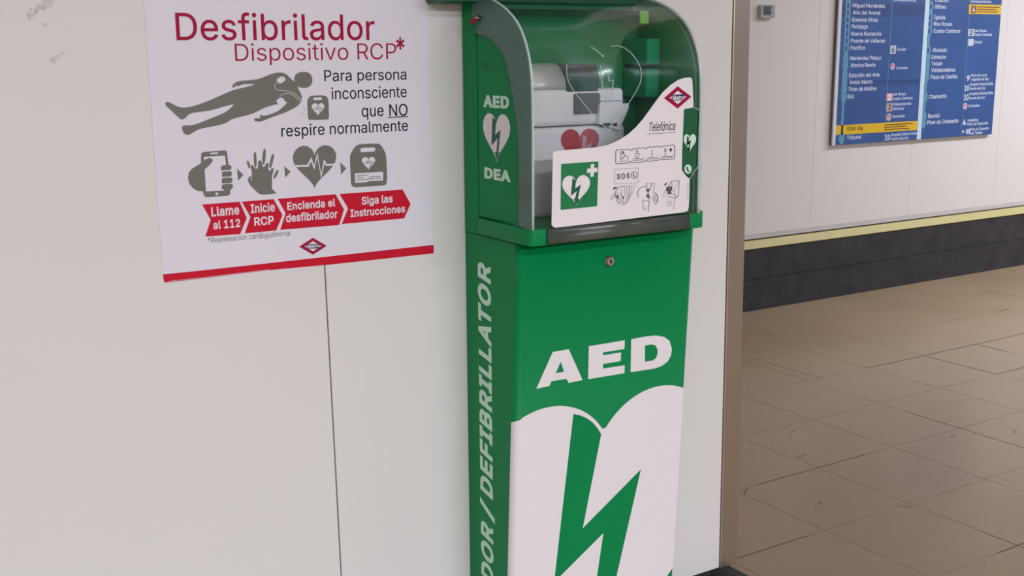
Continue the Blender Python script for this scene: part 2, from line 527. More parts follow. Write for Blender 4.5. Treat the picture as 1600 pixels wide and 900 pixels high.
# letter outlines, 1/1000 em: advance width and contours
GLYPHS = {
    '*': (453, ['114,272 206,331 201,223 250,223 246,331 337,272 362,315 266,365 362,415 337,459 246,400 250,509 201,509 206,400 114,459 89,415 186,365 89,315']),
    '/': (249, ['235,533 178,533 14,-76 71,-76']),
    '0': (453, ['57,155 69,113 85,77 105,48 130,24 158,7 191,-3 227,-7 263,-3 295,7 323,24 348,48 368,77 384,113 396,155 403,202 405,254 403,306 396,353 384,395 368,431 348,461 323,484 295,502 262,512 227,516 191,512 159,502 130,484 106,461 85,431 69,395 57,353 50,306 48,254 50,202', '123,144 115,176 111,213 109,254 111,295 115,332 123,365 134,393 147,416 163,435 182,449 203,457 227,460 250,457 271,449 290,435 306,416 320,393 330,365 338,332 342,295 344,254 342,213 338,176 330,144 320,116 306,92 290,74 271,60 250,52 227,50 203,52 182,60 163,74 147,92 134,116']),
    '1': (453, ['198,509 86,427 86,358 210,448 212,55 76,55 76,0 391,0 391,55 276,55 276,509']),
    '2': (453, ['127,362 128,381 132,398 139,413 148,427 159,438 172,447 188,454 205,458 224,460 241,458 258,455 273,449 287,441 298,431 308,419 315,405 319,389 320,371 319,356 316,341 311,327 303,312 294,298 282,282 234,229 64,47 64,0 389,0 389,57 153,58 267,180 336,259 351,280 363,299 371,318 377,336 380,354 381,372 379,398 372,423 361,445 346,465 328,482 306,497 281,507 254,513 225,516 196,513 168,507 143,496 121,482 102,464 86,442 75,418 68,391 66,362']),
    '3': (453, ['108,22 133,10 159,1 188,-5 218,-7 251,-5 281,2 309,12 333,27 354,45 370,66 383,90 390,116 393,145 391,173 383,198 371,222 354,244 333,262 308,276 279,286 247,290 221,289 372,461 372,509 70,509 70,452 288,450 157,299 157,248 201,248 229,246 254,241 275,234 292,223 306,211 316,196 323,180 328,163 329,145 328,125 323,108 315,93 304,80 291,69 275,61 258,55 239,51 219,50 200,51 182,54 165,59 150,66 137,76 126,87 118,100 112,115 109,132 44,132 48,104 57,79 70,57 88,38']),
    '4': (453, ['40,158 40,105 282,105 282,0 343,0 343,105 413,105 413,163 343,163 343,318 282,318 282,163 109,164 311,509 247,509']),
    '6': (453, ['84,74 100,51 119,31 142,15 168,3 196,-4 226,-7 257,-4 284,3 310,14 333,30 352,50 368,73 379,98 387,127 389,157 387,187 380,215 370,240 355,262 337,280 316,295 291,305 265,312 235,314 221,313 208,311 184,302 174,295 322,509 252,509 137,340 112,302 93,268 80,239 71,212 65,187 64,162 66,130 73,101', '138,102 131,119 126,138 125,158 126,179 131,197 138,214 148,229 160,241 174,252 190,259 207,264 226,265 245,264 263,259 279,251 293,241 304,228 314,213 322,196 326,178 327,157 326,137 322,119 314,101 304,86 293,73 279,63 263,55 245,50 226,48 207,50 190,55 174,63 160,73 148,86']),
    '9': (453, ['83,269 98,247 116,229 137,214 161,203 188,197 218,195 232,195 245,198 257,202 268,207 278,214 130,0 200,0 315,168 340,207 359,240 373,270 382,296 387,322 389,347 387,378 380,408 368,434 352,458 333,478 310,494 285,506 256,513 226,516 196,513 168,506 143,494 120,479 101,459 85,436 73,411 66,382 64,352 66,321 72,294', '138,295 131,313 127,331 125,352 127,372 131,390 138,407 148,423 160,435 174,446 190,454 207,459 226,460 245,459 263,454 279,446 293,435 305,422 314,407 322,390 326,371 327,350 326,330 322,312 314,295 305,280 293,267 279,257 263,249 245,245 226,243 207,245 190,250 174,257 160,268 148,280']),
    'A': (480, ['16,0 85,0 135,142 344,142 395,0 463,0 276,509 201,509', '191,302 213,371 239,456 264,372 287,302 324,199 155,199']),
    'B': (456, ['125,57 125,231 248,231 269,229 289,225 306,218 320,209 333,197 342,184 350,169 354,153 355,137 353,115 344,96 330,80 309,67 281,60 245,57', '60,509 60,0 247,0 284,2 317,8 344,18 368,31 386,48 400,67 410,88 416,111 418,136 416,161 411,184 402,203 391,220 368,260 387,320 393,336 397,353 398,374 396,398 390,421 381,442 367,461 350,477 329,491 304,501 274,507 241,509', '125,452 240,452 270,449 294,442 313,429 326,412 333,393 336,372 335,355 330,340 323,326 314,314 302,304 288,296 273,290 256,287 238,285 125,285']),
    'C': (510, ['70,115 92,79 119,49 150,25 186,7 225,-3 267,-7 293,-6 317,-2 341,5 363,13 383,24 402,38 420,53 435,71 448,91 459,112 467,135 473,160 408,160 404,144 397,128 389,114 380,102 369,90 344,72 330,65 315,60 300,56 284,54 267,53 237,56 210,63 184,76 161,94 141,117 125,145 113,177 106,213 103,254 106,295 113,332 125,364 141,391 161,414 184,432 209,445 237,453 267,456 284,455 300,453 315,449 330,444 344,437 357,428 369,418 380,407 389,395 397,380 404,365 408,348 473,348 467,373 459,397 448,418 435,438 419,456 402,471 383,485 362,496 340,504 317,511 293,514 267,516 225,512 186,501 150,484 119,459 92,429 70,393 53,352 44,305 40,254 44,203 53,157']),
    'D': (502, ['60,509 60,0 219,0 268,3 312,14 351,31 384,54 411,83 433,119 449,159 458,205 462,255 458,306 449,351 433,391 412,426 385,455 353,478 315,495 273,505 225,509', '288,68 254,60 215,57 125,57 125,452 221,452 258,449 291,441 320,428 344,410 364,388 379,361 390,329 397,294 399,255 397,216 390,181 379,149 363,122 343,99 318,81']),
    'E': (419, ['125,57 125,229 355,229 355,286 125,286 125,452 372,452 372,509 60,509 60,0 375,0 375,57']),
    'F': (410, ['125,0 125,221 346,221 346,278 125,278 125,452 369,452 369,509 60,509 60,0']),
    'G': (520, ['91,79 118,49 149,25 185,7 225,-3 269,-7 308,-4 344,5 377,19 406,38 431,62 451,91 466,124 475,160 478,200 478,256 283,256 283,199 415,199 413,173 407,147 396,123 382,102 365,85 345,71 322,61 296,55 269,53 238,56 210,63 184,76 161,95 141,117 125,145 113,177 106,213 103,254 106,295 113,332 125,364 141,392 160,414 183,432 209,445 236,453 265,456 283,455 300,453 330,443 344,436 368,417 378,406 387,393 395,379 402,365 408,349 474,349 468,373 460,395 449,416 436,436 421,453 403,469 384,483 363,494 340,504 316,510 291,514 265,516 223,512 184,501 149,484 117,459 91,429 69,393 53,352 43,305 40,254 43,203 53,157 69,116']),
    'H': (517, ['60,0 125,0 125,232 392,232 392,0 457,0 457,509 392,509 392,289 125,289 125,509 60,509']),
    'I': (300, ['31,57 31,0 269,0 269,57 183,57 183,452 269,452 269,509 31,509 31,452 118,452 118,57']),
    'L': (393, ['60,509 60,0 361,0 361,57 125,57 125,509']),
    'M': (628, ['122,0 122,328 120,435 145,361 159,321 170,291 286,0 342,0 456,291 467,322 482,363 498,409 507,436 504,327 504,0 568,0 568,509 476,509 352,187 342,158 315,73 299,123 287,159 277,187 152,509 60,509 60,0']),
    'N': (523, ['124,328 122,384 120,431 148,381 177,331 202,290 387,0 463,0 463,509 399,509 399,157 401,108 403,76 388,107 363,151 343,183 136,509 60,509 60,0 125,0 125,291']),
    'O': (533, ['53,157 70,115 92,79 119,49 150,25 186,7 225,-3 267,-7 309,-3 348,7 384,25 415,49 442,79 464,115 480,157 490,203 493,254 490,305 480,352 464,393 442,429 415,459 384,484 348,501 309,512 267,516 225,512 186,501 150,484 119,459 92,429 70,393 53,352 44,305 40,254 44,203', '125,144 113,176 106,213 103,254 106,295 113,332 125,364 142,392 161,415 184,433 210,445 237,453 267,456 296,453 324,446 349,433 372,415 392,392 408,365 420,332 428,295 430,254 428,213 420,176 408,144 392,116 372,94 349,76 324,63 296,55 267,53 237,55 210,63 184,76 161,94 142,117']),
    'P': (445, ['60,0 125,0 125,186 235,186 272,188 305,195 332,207 356,223 375,243 390,265 400,291 407,318 409,348 407,377 400,404 390,430 375,452 356,471 332,487 305,499 272,506 235,509 60,509', '257,244 233,242 125,242 125,452 232,452 257,451 279,446 297,439 312,428 324,416 333,402 339,385 343,367 344,348 343,328 339,310 333,294 324,279 312,266 297,256 279,248']),
    'R': (449, ['60,0 125,0 125,198 236,198 246,199 353,0 428,0 314,209 333,217 356,232 376,250 390,271 401,296 407,323 409,352 407,381 401,408 390,433 376,455 356,473 333,489 305,500 273,506 236,509 60,509', '258,256 234,255 125,255 125,452 233,452 258,451 279,446 298,440 313,430 325,419 334,405 340,389 344,371 345,352 344,333 340,316 334,300 325,287 313,276 298,267 280,260']),
    'S': (447, ['64,60 81,40 102,23 128,9 156,-1 188,-7 224,-9 261,-7 294,0 323,11 349,25 370,43 386,64 399,87 406,112 408,139 407,161 402,180 395,198 384,213 372,226 359,238 344,248 312,264 264,279 212,293 169,308 155,315 142,324 131,334 122,345 117,359 115,376 117,391 121,405 129,418 139,430 152,440 167,448 185,454 204,457 225,459 254,456 280,449 302,437 320,421 332,402 337,378 401,378 398,403 390,427 377,449 360,468 340,484 316,498 289,508 259,514 227,516 195,514 165,508 138,498 113,484 92,468 75,448 62,425 54,400 52,372 56,341 67,313 86,289 112,269 145,253 184,239 245,222 296,205 310,197 322,189 332,179 340,168 344,154 346,139 344,122 338,106 329,92 317,79 303,69 286,60 267,54 246,50 224,49 204,50 185,53 166,59 150,66 136,76 123,88 114,102 108,118 104,137 38,137 42,109 51,83']),
    'T': (449, ['32,509 32,452 193,452 193,0 257,0 257,452 417,452 417,509']),
    'V': (480, ['84,509 16,509 204,0 278,0 463,509 395,509 290,206 267,138 241,52 215,137 192,206']),
    'X': (474, ['18,0 91,0 182,129 206,166 225,196 237,218 250,195 268,165 292,129 382,0 456,0 276,263 446,509 374,509 298,400 272,361 252,329 238,302 223,329 204,361 178,400 104,509 29,509 200,260']),
    'Z': (438, ['152,57 114,55 134,81 169,129 397,462 397,509 40,509 40,452 285,452 323,453 306,431 273,385 42,46 42,0 399,0 399,57']),
    'a': (389, ['48,45 60,29 76,15 94,5 115,-3 137,-7 160,-9 181,-7 199,-4 215,1 229,8 242,16 252,25 267,43 274,52 277,0 337,0 337,251 335,278 330,301 322,320 312,336 300,350 286,360 271,369 255,375 239,379 223,382 208,384 194,384 173,383 153,380 133,375 114,368 95,358 79,346 64,331 51,313 41,291 100,274 104,283 110,292 118,301 127,309 137,316 149,322 163,327 178,330 196,331 212,330 227,327 240,322 251,315 260,307 267,297 272,285 275,272 272,243 261,233 234,227 178,220 125,211 108,206 92,200 78,193 64,184 53,174 43,161 36,146 32,128 30,108 32,84 38,63', '102,72 96,82 93,93 92,105 93,118 97,130 103,139 112,147 134,159 147,163 161,166 200,171 231,176 267,184 276,190 276,138 274,122 270,108 263,93 254,80 242,68 228,59 211,51 192,47 170,45 156,46 142,48 130,52 119,57 109,64']),
    'b': (424, ['112,0 115,59 138,31 147,21 159,12 172,4 189,-3 208,-7 229,-8 260,-6 288,3 313,16 336,34 355,57 370,84 381,116 388,151 390,189 388,227 381,261 370,293 354,320 335,342 313,361 287,374 259,382 229,384 207,383 188,379 171,373 158,364 137,346 116,319 114,509 53,509 53,0', '114,162 113,189 114,216 118,241 125,263 134,282 147,299 161,312 178,322 198,328 220,330 243,328 262,322 280,311 295,298 307,281 316,261 323,239 327,215 328,189 327,163 323,139 316,117 306,97 294,80 279,66 262,55 242,49 220,47 198,49 179,55 162,65 147,78 135,95 125,115 118,138']),
    'c': (396, ['56,85 72,58 93,35 117,16 144,3 174,-5 207,-8 226,-7 244,-5 261,-1 277,5 292,12 306,21 331,43 341,56 350,70 357,86 363,102 304,117 301,107 292,89 279,73 271,66 253,55 232,49 220,47 207,46 184,49 163,55 145,66 130,80 118,97 108,117 102,139 98,163 96,187 98,212 102,236 108,258 118,278 130,296 145,310 163,321 184,328 207,330 231,328 242,325 252,321 270,311 278,304 300,272 303,262 362,277 356,293 349,308 340,322 330,335 318,346 305,356 291,364 276,371 260,377 243,381 226,384 207,384 174,382 144,374 117,360 93,341 72,318 56,291 44,260 37,225 34,187 37,150 44,116']),
    'd': (424, ['43,116 55,84 70,57 89,34 111,16 137,3 165,-6 195,-8 217,-7 236,-3 252,4 266,12 277,21 287,31 310,59 313,0 372,0 372,509 311,509 308,319 287,346 278,355 267,364 253,373 237,379 218,383 196,384 165,382 137,374 112,361 89,342 70,320 55,293 43,261 36,227 34,189 36,151', '109,117 102,139 98,163 96,189 98,215 102,239 108,261 118,281 130,298 145,311 162,322 182,328 205,330 227,328 246,322 263,312 278,299 290,282 300,263 306,241 310,216 312,189 310,162 306,138 299,115 290,95 278,78 263,65 246,55 226,49 205,47 182,49 162,55 145,66 130,80 118,97']),
    'e': (404, ['37,150 44,116 56,85 72,58 92,35 117,16 145,3 177,-5 212,-8 237,-7 261,-3 283,4 302,14 320,26 335,39 348,55 358,72 365,91 306,105 294,82 276,65 265,58 254,53 241,49 227,47 212,46 190,48 169,53 151,61 135,73 121,88 110,106 102,127 98,151 97,169 371,169 371,194 370,227 365,256 357,282 347,305 334,324 319,341 303,355 285,366 266,374 246,380 226,383 205,384 172,382 142,373 115,359 91,340 71,317 55,290 44,258 36,224 34,187', '97,231 102,251 109,270 119,286 131,301 146,313 164,323 183,328 205,330 227,328 246,323 263,314 277,301 288,286 298,269 304,248 308,221 96,221']),
    'f': (254, ['142,0 142,327 228,327 228,379 142,379 142,419 143,435 147,449 154,460 164,468 178,472 195,474 227,468 243,521 222,527 201,530 187,530 169,529 152,525 135,519 120,510 107,499 96,486 87,470 82,452 81,432 81,379 6,379 6,327 81,327 81,0']),
    'g': (425, ['59,-84 70,-97 82,-110 97,-122 114,-132 134,-140 156,-146 180,-149 207,-151 237,-149 265,-144 291,-136 314,-124 334,-109 350,-90 363,-67 370,-40 372,-9 372,379 313,379 310,319 288,346 279,356 267,365 253,373 237,379 218,383 196,384 166,382 138,374 112,361 90,342 71,320 55,293 43,263 36,229 34,191 36,154 43,120 55,90 71,65 90,43 113,27 138,14 165,7 195,5 217,6 236,10 252,16 266,23 287,41 308,68 311,-6 308,-34 298,-58 282,-75 261,-87 236,-95 207,-97 187,-96 169,-93 154,-88 142,-82 131,-74 122,-66 101,-41 51,-69', '109,123 102,144 98,167 96,193 98,218 102,241 109,262 118,282 130,298 145,312 163,322 182,328 205,330 227,328 247,322 264,312 279,299 291,283 300,264 307,242 311,219 312,193 311,166 307,142 300,121 290,103 278,87 264,75 246,66 227,61 205,59 183,61 163,66 145,76 131,88 118,104']),
    'h': (410, ['53,509 53,0 114,0 114,227 115,248 119,266 126,283 136,297 147,308 161,317 176,324 192,328 210,329 235,326 256,318 273,304 286,286 293,263 296,235 296,0 357,0 357,240 355,271 350,298 341,321 328,340 313,356 295,369 275,377 252,383 227,384 200,382 175,374 152,362 132,344 115,316 114,509']),
    'i': (167, ['41,483 43,472 47,463 54,455 63,448 73,444 84,443 95,444 105,448 114,455 121,463 125,472 126,483 125,494 121,504 114,512 105,518 95,522 84,524 73,522 63,518 54,512 47,504 43,494', '53,379 53,0 114,0 114,379']),
    'j': (167, ['-10,-143 4,-143 27,-141 47,-137 65,-129 80,-119 92,-106 102,-90 108,-72 112,-52 114,-30 114,379 53,379 53,-29 51,-46 47,-61 40,-72 31,-80 18,-85 2,-87 -10,-87', '62,518 53,512 47,504 42,494 41,483 42,472 47,463 53,455 62,448 72,444 83,443 95,444 105,448 114,455 120,463 125,472 126,483 125,494 120,504 114,512 105,518 95,522 83,524 72,522']),
    'k': (381, ['114,509 53,509 53,0 114,0 114,141 154,178 294,0 372,0 201,216 360,379 284,379 118,212']),
    'l': (189, ['53,84 55,59 62,37 74,20 91,8 112,0 139,-2 162,-1 181,3 170,54 146,52 135,53 123,60 114,83 114,509 53,509']),
    'm': (610, ['114,0 114,238 115,257 119,274 126,289 135,302 145,312 158,320 171,326 185,329 199,330 220,328 238,322 253,311 265,297 272,280 274,260 274,0 335,0 335,247 336,263 340,277 345,290 353,302 363,312 374,320 387,326 402,329 419,330 438,329 456,323 473,313 485,298 493,279 496,254 496,0 557,0 557,255 555,283 550,307 541,328 529,346 514,361 497,372 478,380 458,385 437,386 417,385 398,381 381,375 364,366 350,356 337,343 326,329 317,309 314,320 303,342 287,361 268,375 245,383 219,386 203,385 187,382 172,376 158,368 144,358 132,346 122,331 113,311 112,379 53,379 53,0']),
    'n': (410, ['114,0 114,227 115,248 119,266 126,283 136,297 147,308 161,317 176,324 192,328 210,329 235,326 256,318 273,304 286,286 293,263 296,235 296,0 357,0 357,240 355,271 350,298 341,321 328,340 313,356 295,369 275,377 252,383 227,384 200,382 175,374 152,362 132,344 116,319 112,310 112,379 53,379 53,0']),
    'o': (415, ['44,116 56,85 72,58 93,35 117,16 144,3 174,-5 207,-8 241,-5 271,3 299,16 323,35 343,58 359,85 371,116 379,150 381,187 379,225 371,260 359,291 343,318 323,341 299,360 271,374 241,382 207,384 174,382 144,374 117,360 93,341 72,318 56,291 44,260 37,225 34,187 37,150', '108,117 102,139 98,163 96,187 98,212 102,236 108,258 118,278 130,296 145,310 163,321 184,328 207,330 231,328 252,321 270,310 285,296 298,278 307,258 314,236 318,212 319,187 318,163 314,139 307,117 298,97 285,80 270,66 252,55 231,49 207,46 184,49 163,55 145,66 130,80 118,97']),
    'p': (424, ['112,379 53,379 53,-143 114,-143 116,59 138,31 147,21 159,12 173,4 189,-3 208,-7 229,-8 260,-6 288,3 313,16 336,34 355,57 370,84 381,116 388,151 390,189 388,227 381,261 370,293 354,320 335,342 313,361 287,374 259,382 229,384 207,383 188,379 171,373 158,364 137,346 115,319', '114,162 113,189 114,216 118,241 125,263 134,282 147,299 161,312 178,322 198,328 220,330 243,328 262,322 280,311 295,298 307,281 316,261 323,239 327,215 328,189 327,163 323,139 316,117 306,97 294,80 279,66 262,55 242,49 220,47 198,49 179,55 162,65 147,78 135,95 125,115 118,138']),
    'q': (424, ['43,116 55,84 70,57 89,34 111,16 137,3 165,-6 195,-8 217,-7 236,-3 252,4 266,12 277,21 287,31 308,59 311,-143 372,-143 372,379 313,379 310,319 287,346 278,355 267,364 253,373 237,379 218,383 196,384 165,382 137,374 112,361 89,342 70,320 55,293 43,261 36,227 34,189 36,151', '109,117 102,139 98,163 96,189 98,215 102,239 108,261 118,281 130,298 145,311 162,322 182,328 205,330 227,328 246,322 263,312 278,299 290,282 300,263 306,241 310,216 312,189 310,162 306,138 299,115 290,95 278,78 263,65 246,55 226,49 205,47 182,49 162,55 145,66 130,80 118,97']),
    'r': (259, ['114,0 114,237 115,254 119,269 126,284 135,296 146,306 159,315 174,321 190,324 207,326 230,324 243,322 243,384 229,384 213,385 191,383 171,377 152,367 137,354 124,339 114,321 112,379 53,379 53,0']),
    's': (365, ['62,38 76,24 93,12 112,3 133,-3 157,-7 182,-8 210,-7 236,-2 260,6 281,18 298,31 312,47 323,65 329,85 331,107 328,131 320,153 306,171 287,187 261,200 229,209 172,223 152,229 136,235 124,243 115,253 110,264 109,277 111,292 119,305 131,317 147,326 166,331 187,333 210,331 228,325 243,316 254,304 262,291 268,277 324,290 318,308 309,324 299,339 286,352 271,363 254,372 234,379 212,383 187,384 161,383 137,378 115,370 95,360 79,347 65,332 55,314 49,295 47,274 50,249 58,227 72,208 92,192 118,180 149,170 212,155 229,150 243,144 254,136 262,126 266,115 268,103 265,88 258,74 244,62 227,53 206,47 181,45 160,47 141,52 124,60 111,72 101,87 94,107 36,94 41,73 50,54']),
    't': (227, ['92,21 113,7 138,-1 168,-4 192,-3 213,2 202,54 185,51 170,50 156,51 144,55 136,61 130,70 127,83 126,98 126,327 204,327 204,379 126,379 126,471 65,471 65,379 6,379 6,327 65,327 65,93 68,64 77,41']),
    'u': (410, ['53,379 53,139 54,109 60,82 69,59 82,39 97,23 115,11 135,2 158,-3 182,-5 209,-3 234,5 257,17 277,35 294,60 298,70 298,0 357,0 357,379 296,379 296,153 295,132 290,113 283,97 274,83 263,71 249,62 234,55 218,51 200,50 175,53 154,61 137,75 124,94 116,117 114,144 114,379']),
    'v': (389, ['187,87 165,155 84,379 17,379 163,0 226,0 371,379 305,379 224,155 203,87 195,59']),
    'y': (389, ['61,-86 47,-139 91,-145 109,-144 125,-141 139,-136 153,-128 165,-119 177,-107 187,-93 196,-77 204,-58 371,379 305,379 224,155 202,87 195,60 187,87 165,155 84,379 17,379 163,-1 151,-36 145,-51 138,-64 130,-74 122,-81 113,-86 104,-89 94,-90']),
    'z': (380, ['42,46 42,0 339,0 339,56 126,58 333,331 333,379 48,379 48,323 254,322']),
    'Á': (480, ['16,0 85,0 135,142 344,142 395,0 463,0 276,509 201,509', '191,302 213,371 239,456 264,372 287,302 324,199 155,199', '263,558 329,659 260,659 213,558']),
    'á': (389, ['48,45 60,29 76,15 94,5 115,-3 137,-7 160,-9 181,-7 199,-4 215,1 229,8 242,16 252,25 267,43 274,52 277,0 337,0 337,251 335,278 330,301 322,320 312,336 300,350 286,360 271,369 255,375 239,379 223,382 208,384 194,384 173,383 153,380 133,375 114,368 95,358 79,346 64,331 51,313 41,291 100,274 104,283 110,292 118,301 127,309 137,316 149,322 163,327 178,330 196,331 212,330 227,327 240,322 251,315 260,307 267,297 272,285 275,272 272,243 261,233 234,227 178,220 125,211 108,206 92,200 78,193 64,184 53,174 43,161 36,146 32,128 30,108 32,84 38,63', '102,72 96,82 93,93 92,105 93,118 97,130 103,139 112,147 134,159 147,163 161,166 200,171 231,176 267,184 276,190 276,138 274,122 270,108 263,93 254,80 242,68 228,59 211,51 192,47 170,45 156,46 142,48 130,52 119,57 109,64', '212,429 278,529 210,529 162,429']),
    'é': (404, ['37,150 44,116 56,85 72,58 92,35 117,16 145,3 177,-5 212,-8 237,-7 261,-3 283,4 302,14 320,26 335,39 348,55 358,72 365,91 306,105 294,82 276,65 265,58 254,53 241,49 227,47 212,46 190,48 169,53 151,61 135,73 121,88 110,106 102,127 98,151 97,169 371,169 371,194 370,227 365,256 357,282 347,305 334,324 319,341 303,355 285,366 266,374 246,380 226,383 205,384 172,382 142,373 115,359 91,340 71,317 55,290 44,258 36,224 34,187', '97,231 102,251 109,270 119,286 131,301 146,313 164,323 183,328 205,330 227,328 246,323 263,314 277,301 288,286 298,269 304,248 308,221 96,221', '225,529 177,429 227,429 293,529']),
    'í': (167, ['53,379 53,0 114,0 114,379', '104,529 57,429 107,429 173,529']),
    'ñ': (410, ['114,0 114,227 115,248 119,266 126,283 136,297 147,308 161,317 176,324 192,328 210,329 235,326 256,318 273,304 286,286 293,263 296,235 296,0 357,0 357,240 355,271 350,298 341,321 328,340 313,356 295,369 275,377 252,383 227,384 200,382 175,374 152,362 132,344 116,319 112,310 112,379 53,379 53,0', '161,474 202,460 225,450 250,446 265,448 278,455 289,466 297,480 302,497 304,517 262,517 253,492 231,491 207,504 185,514 165,518 144,516 131,509 120,498 113,484 108,467 106,448 149,448 153,466']),
    'ó': (415, ['44,116 56,85 72,58 93,35 117,16 144,3 174,-5 207,-8 241,-5 271,3 299,16 323,35 343,58 359,85 371,116 379,150 381,187 379,225 371,260 359,291 343,318 323,341 299,360 271,374 241,382 207,384 174,382 144,374 117,360 93,341 72,318 56,291 44,260 37,225 34,187 37,150', '108,117 102,139 98,163 96,187 98,212 102,236 108,258 118,278 130,296 145,310 163,321 184,328 207,330 231,328 252,321 270,310 285,296 298,278 307,258 314,236 318,212 319,187 318,163 314,139 307,117 298,97 285,80 270,66 252,55 231,49 207,46 184,49 163,55 145,66 130,80 118,97', '231,429 297,529 228,529 181,429']),
    'ú': (410, ['53,379 53,139 54,109 60,82 69,59 82,39 97,23 115,11 135,2 158,-3 182,-5 209,-3 234,5 257,17 277,35 294,60 298,70 298,0 357,0 357,379 296,379 296,153 295,132 290,113 283,97 274,83 263,71 249,62 234,55 218,51 200,50 175,53 154,61 137,75 124,94 116,117 114,144 114,379', '228,429 294,529 226,529 178,429']),
    'ü': (410, ['104,512 98,503 94,494 93,483 94,472 98,463 104,455 113,448 123,444 133,443 144,444 153,448 162,455 168,463 172,472 173,483 172,494 168,503 162,512 153,518 144,522 133,523 123,522 113,518', '54,109 60,82 69,59 82,39 97,23 115,11 135,2 158,-3 182,-5 209,-3 234,5 257,17 277,35 294,60 298,70 298,0 357,0 357,379 296,379 296,153 295,132 290,113 283,97 274,83 263,71 249,62 234,55 218,51 200,50 175,53 154,61 137,75 124,94 116,117 114,144 114,379 53,379 53,139', '238,472 242,463 248,455 257,448 266,444 277,443 287,444 297,448 305,455 312,463 316,472 317,483 316,494 312,503 305,512 297,518 287,522 277,523 266,522 257,518 248,512 242,503 238,494 236,483']),
}


KERN = {'LA': 12, 'AT': -62, 'TO': -22, 'OR': 6, 'RI': 4}
_cache = {}


def inside(p, loop):
    c = False
    for a, b in zip(loop, loop[1:] + loop[:1]):
        if (a[1] > p[1]) != (b[1] > p[1]) and p[0] < (b[0] - a[0]) * (p[1] - a[1]) / (b[1] - a[1]) + a[0]:
            c = not c
    return c


def layout(txt, bold, shear, space):
    """outline glyphs set in a row, thickened by `bold`, then triangulated"""
    outlines, x = [], 0.0
    for ci, ch in enumerate(txt):
        if ch == ' ':
            x += 200 * space
            continue
        adv, conts = GLYPHS[ch]
        loops = [[tuple(float(q) for q in p.split(',')) for p in c.split(' ')] for c in conts]
        ar = lambda l: sum(p[0] * q[1] - q[0] * p[1] for p, q in zip(l, l[1:] + l[:1]))
        sg = 1 if ar(max(loops, key=lambda l: abs(ar(l)))) > 0 else -1
        d = bold * 1000 * sg
        new = []
        for l in loops:
            o = []
            n = len(l)
            for i in range(n):
                p0, p, p1 = Vector(l[i - 1]), Vector(l[i]), Vector(l[(i + 1) % n])
                n1, n2 = (p - p0).normalized(), (p1 - p).normalized()
                m = Vector((n1.y + n2.y, -n1.x - n2.x))
                k = max(.35, m.length_squared / 2)
                q = p + m * (d / k)
                o.append((x + q.x + shear * q.y, q.y))
            new.append(o)
        area2 = [ar(l) * sg for l in new]
        solids = [i for i, a_ in enumerate(area2) if a_ > 0]
        for rank, i in enumerate(solids):
            while len(outlines) <= rank:
                outlines.append([])
            outlines[rank].append(new[i])
            for j, a_ in enumerate(area2):
                if a_ <= 0 and inside(new[j][0], new[i]):
                    outlines[rank].append(new[j])
        x += adv * space + bold * 1000
        nxt = txt[ci + 1:ci + 2]
        x += KERN.get(ch + nxt, 0)
    vs, ts = [], []
    for group in outlines:
        cu = bpy.data.curves.new('lettering_source', 'CURVE')
        cu.dimensions, cu.fill_mode = '2D', 'FRONT'
        for l in group:
            sp = cu.splines.new('POLY')
            sp.points.add(len(l) - 1)
            for pt, q in zip(sp.points, l):
                pt.co = (q[0] / 1000, q[1] / 1000, 0, 1)
            sp.use_cyclic_u = True
        ob = bpy.data.objects.new('lettering_source', cu)
        COL.objects.link(ob)
        ev = ob.evaluated_get(bpy.context.evaluated_depsgraph_get())
        me = ev.to_mesh()
        me.calc_loop_triangles()
        b = len(vs)
        vs += [(v.co.x * 1000, v.co.y * 1000) for v in me.vertices]
        ts += [tuple(b + i for i in t.vertices) for t in me.loop_triangles]
        ev.to_mesh_clear()
        bpy.data.objects.remove(ob)
        bpy.data.curves.remove(cu)
    return vs, ts


def glyphs(body, bold, shear, space):
    key = (body, bold, shear, space)
    if key not in _cache:
        vs, ts = layout(body, bold, shear, space)
        hv, _ = layout('H', bold, 0, 1)
        _cache[key] = (vs, ts, min(x for x, _ in vs), max(x for x, _ in vs), max(y for _, y in hv))
    return _cache[key]


def empty(name, loc, label, cat, **props):
    o = bpy.data.objects.new(name, None)
    COL.objects.link(o)
    o.location = loc
    o.empty_display_size = .05
    o['label'], o['category'] = label, cat
    for k, v in props.items():
        o[k] = v
    bpy.context.view_layer.update()
    return o


def bevel(o, w=.003, seg=2, angle=40):
    md = o.modifiers.new('bevel', 'BEVEL')
    md.width, md.segments = w, seg
    md.limit_method = 'ANGLE'
    md.angle_limit = math.radians(angle)
    md.use_clamp_overlap = True
    return o


# ------------------------------------------------------------------ materials
def wall_mat(name, rgb, rough=.42):
    """painted sheet panel with a few scuffs of glue residue at chosen places"""
    m = mat(name, rgb, rough, spec=.35, noise=.012, scale=2.2, bump=.02, bscale=6)
    return m


M_PANEL = wall_mat('white_panel', (.715, .69, .69))
M_PANEL_FAR = mat('white_far_panel', (.68, .63, .62), .28, spec=.5, noise=.015, scale=1.5)
M_GAP = mat('dark_joint', (.02, .019, .02), .9)
M_DARK = mat('black_skirting', (.040, .037, .042), .55, spec=.2, noise=.22, scale=9)
M_YEL = mat('yellow_strip', (.47, .40, .165), .5, noise=.06, scale=14)
M_TRIM = mat('brushed_corner_metal', (.47, .40, .345), .32, metal=.9, noise=.04, scale=6)
M_LIP = mat('grey_panel_lip', (.47, .435, .435), .5, noise=.05, scale=15)
M_CEIL = mat('ceiling_white', (.7, .68, .66), .8, noise=.02)
M_STEEL = mat('polished_steel', (.62, .62, .6), .22, metal=1.0, noise=.05, scale=60)
M_STEEL_D = mat('dark_steel', (.18, .17, .17), .35, metal=.9)
M_RESIDUE = mat('old_glue_residue', (.46, .43, .42), .7, noise=.4, scale=60)

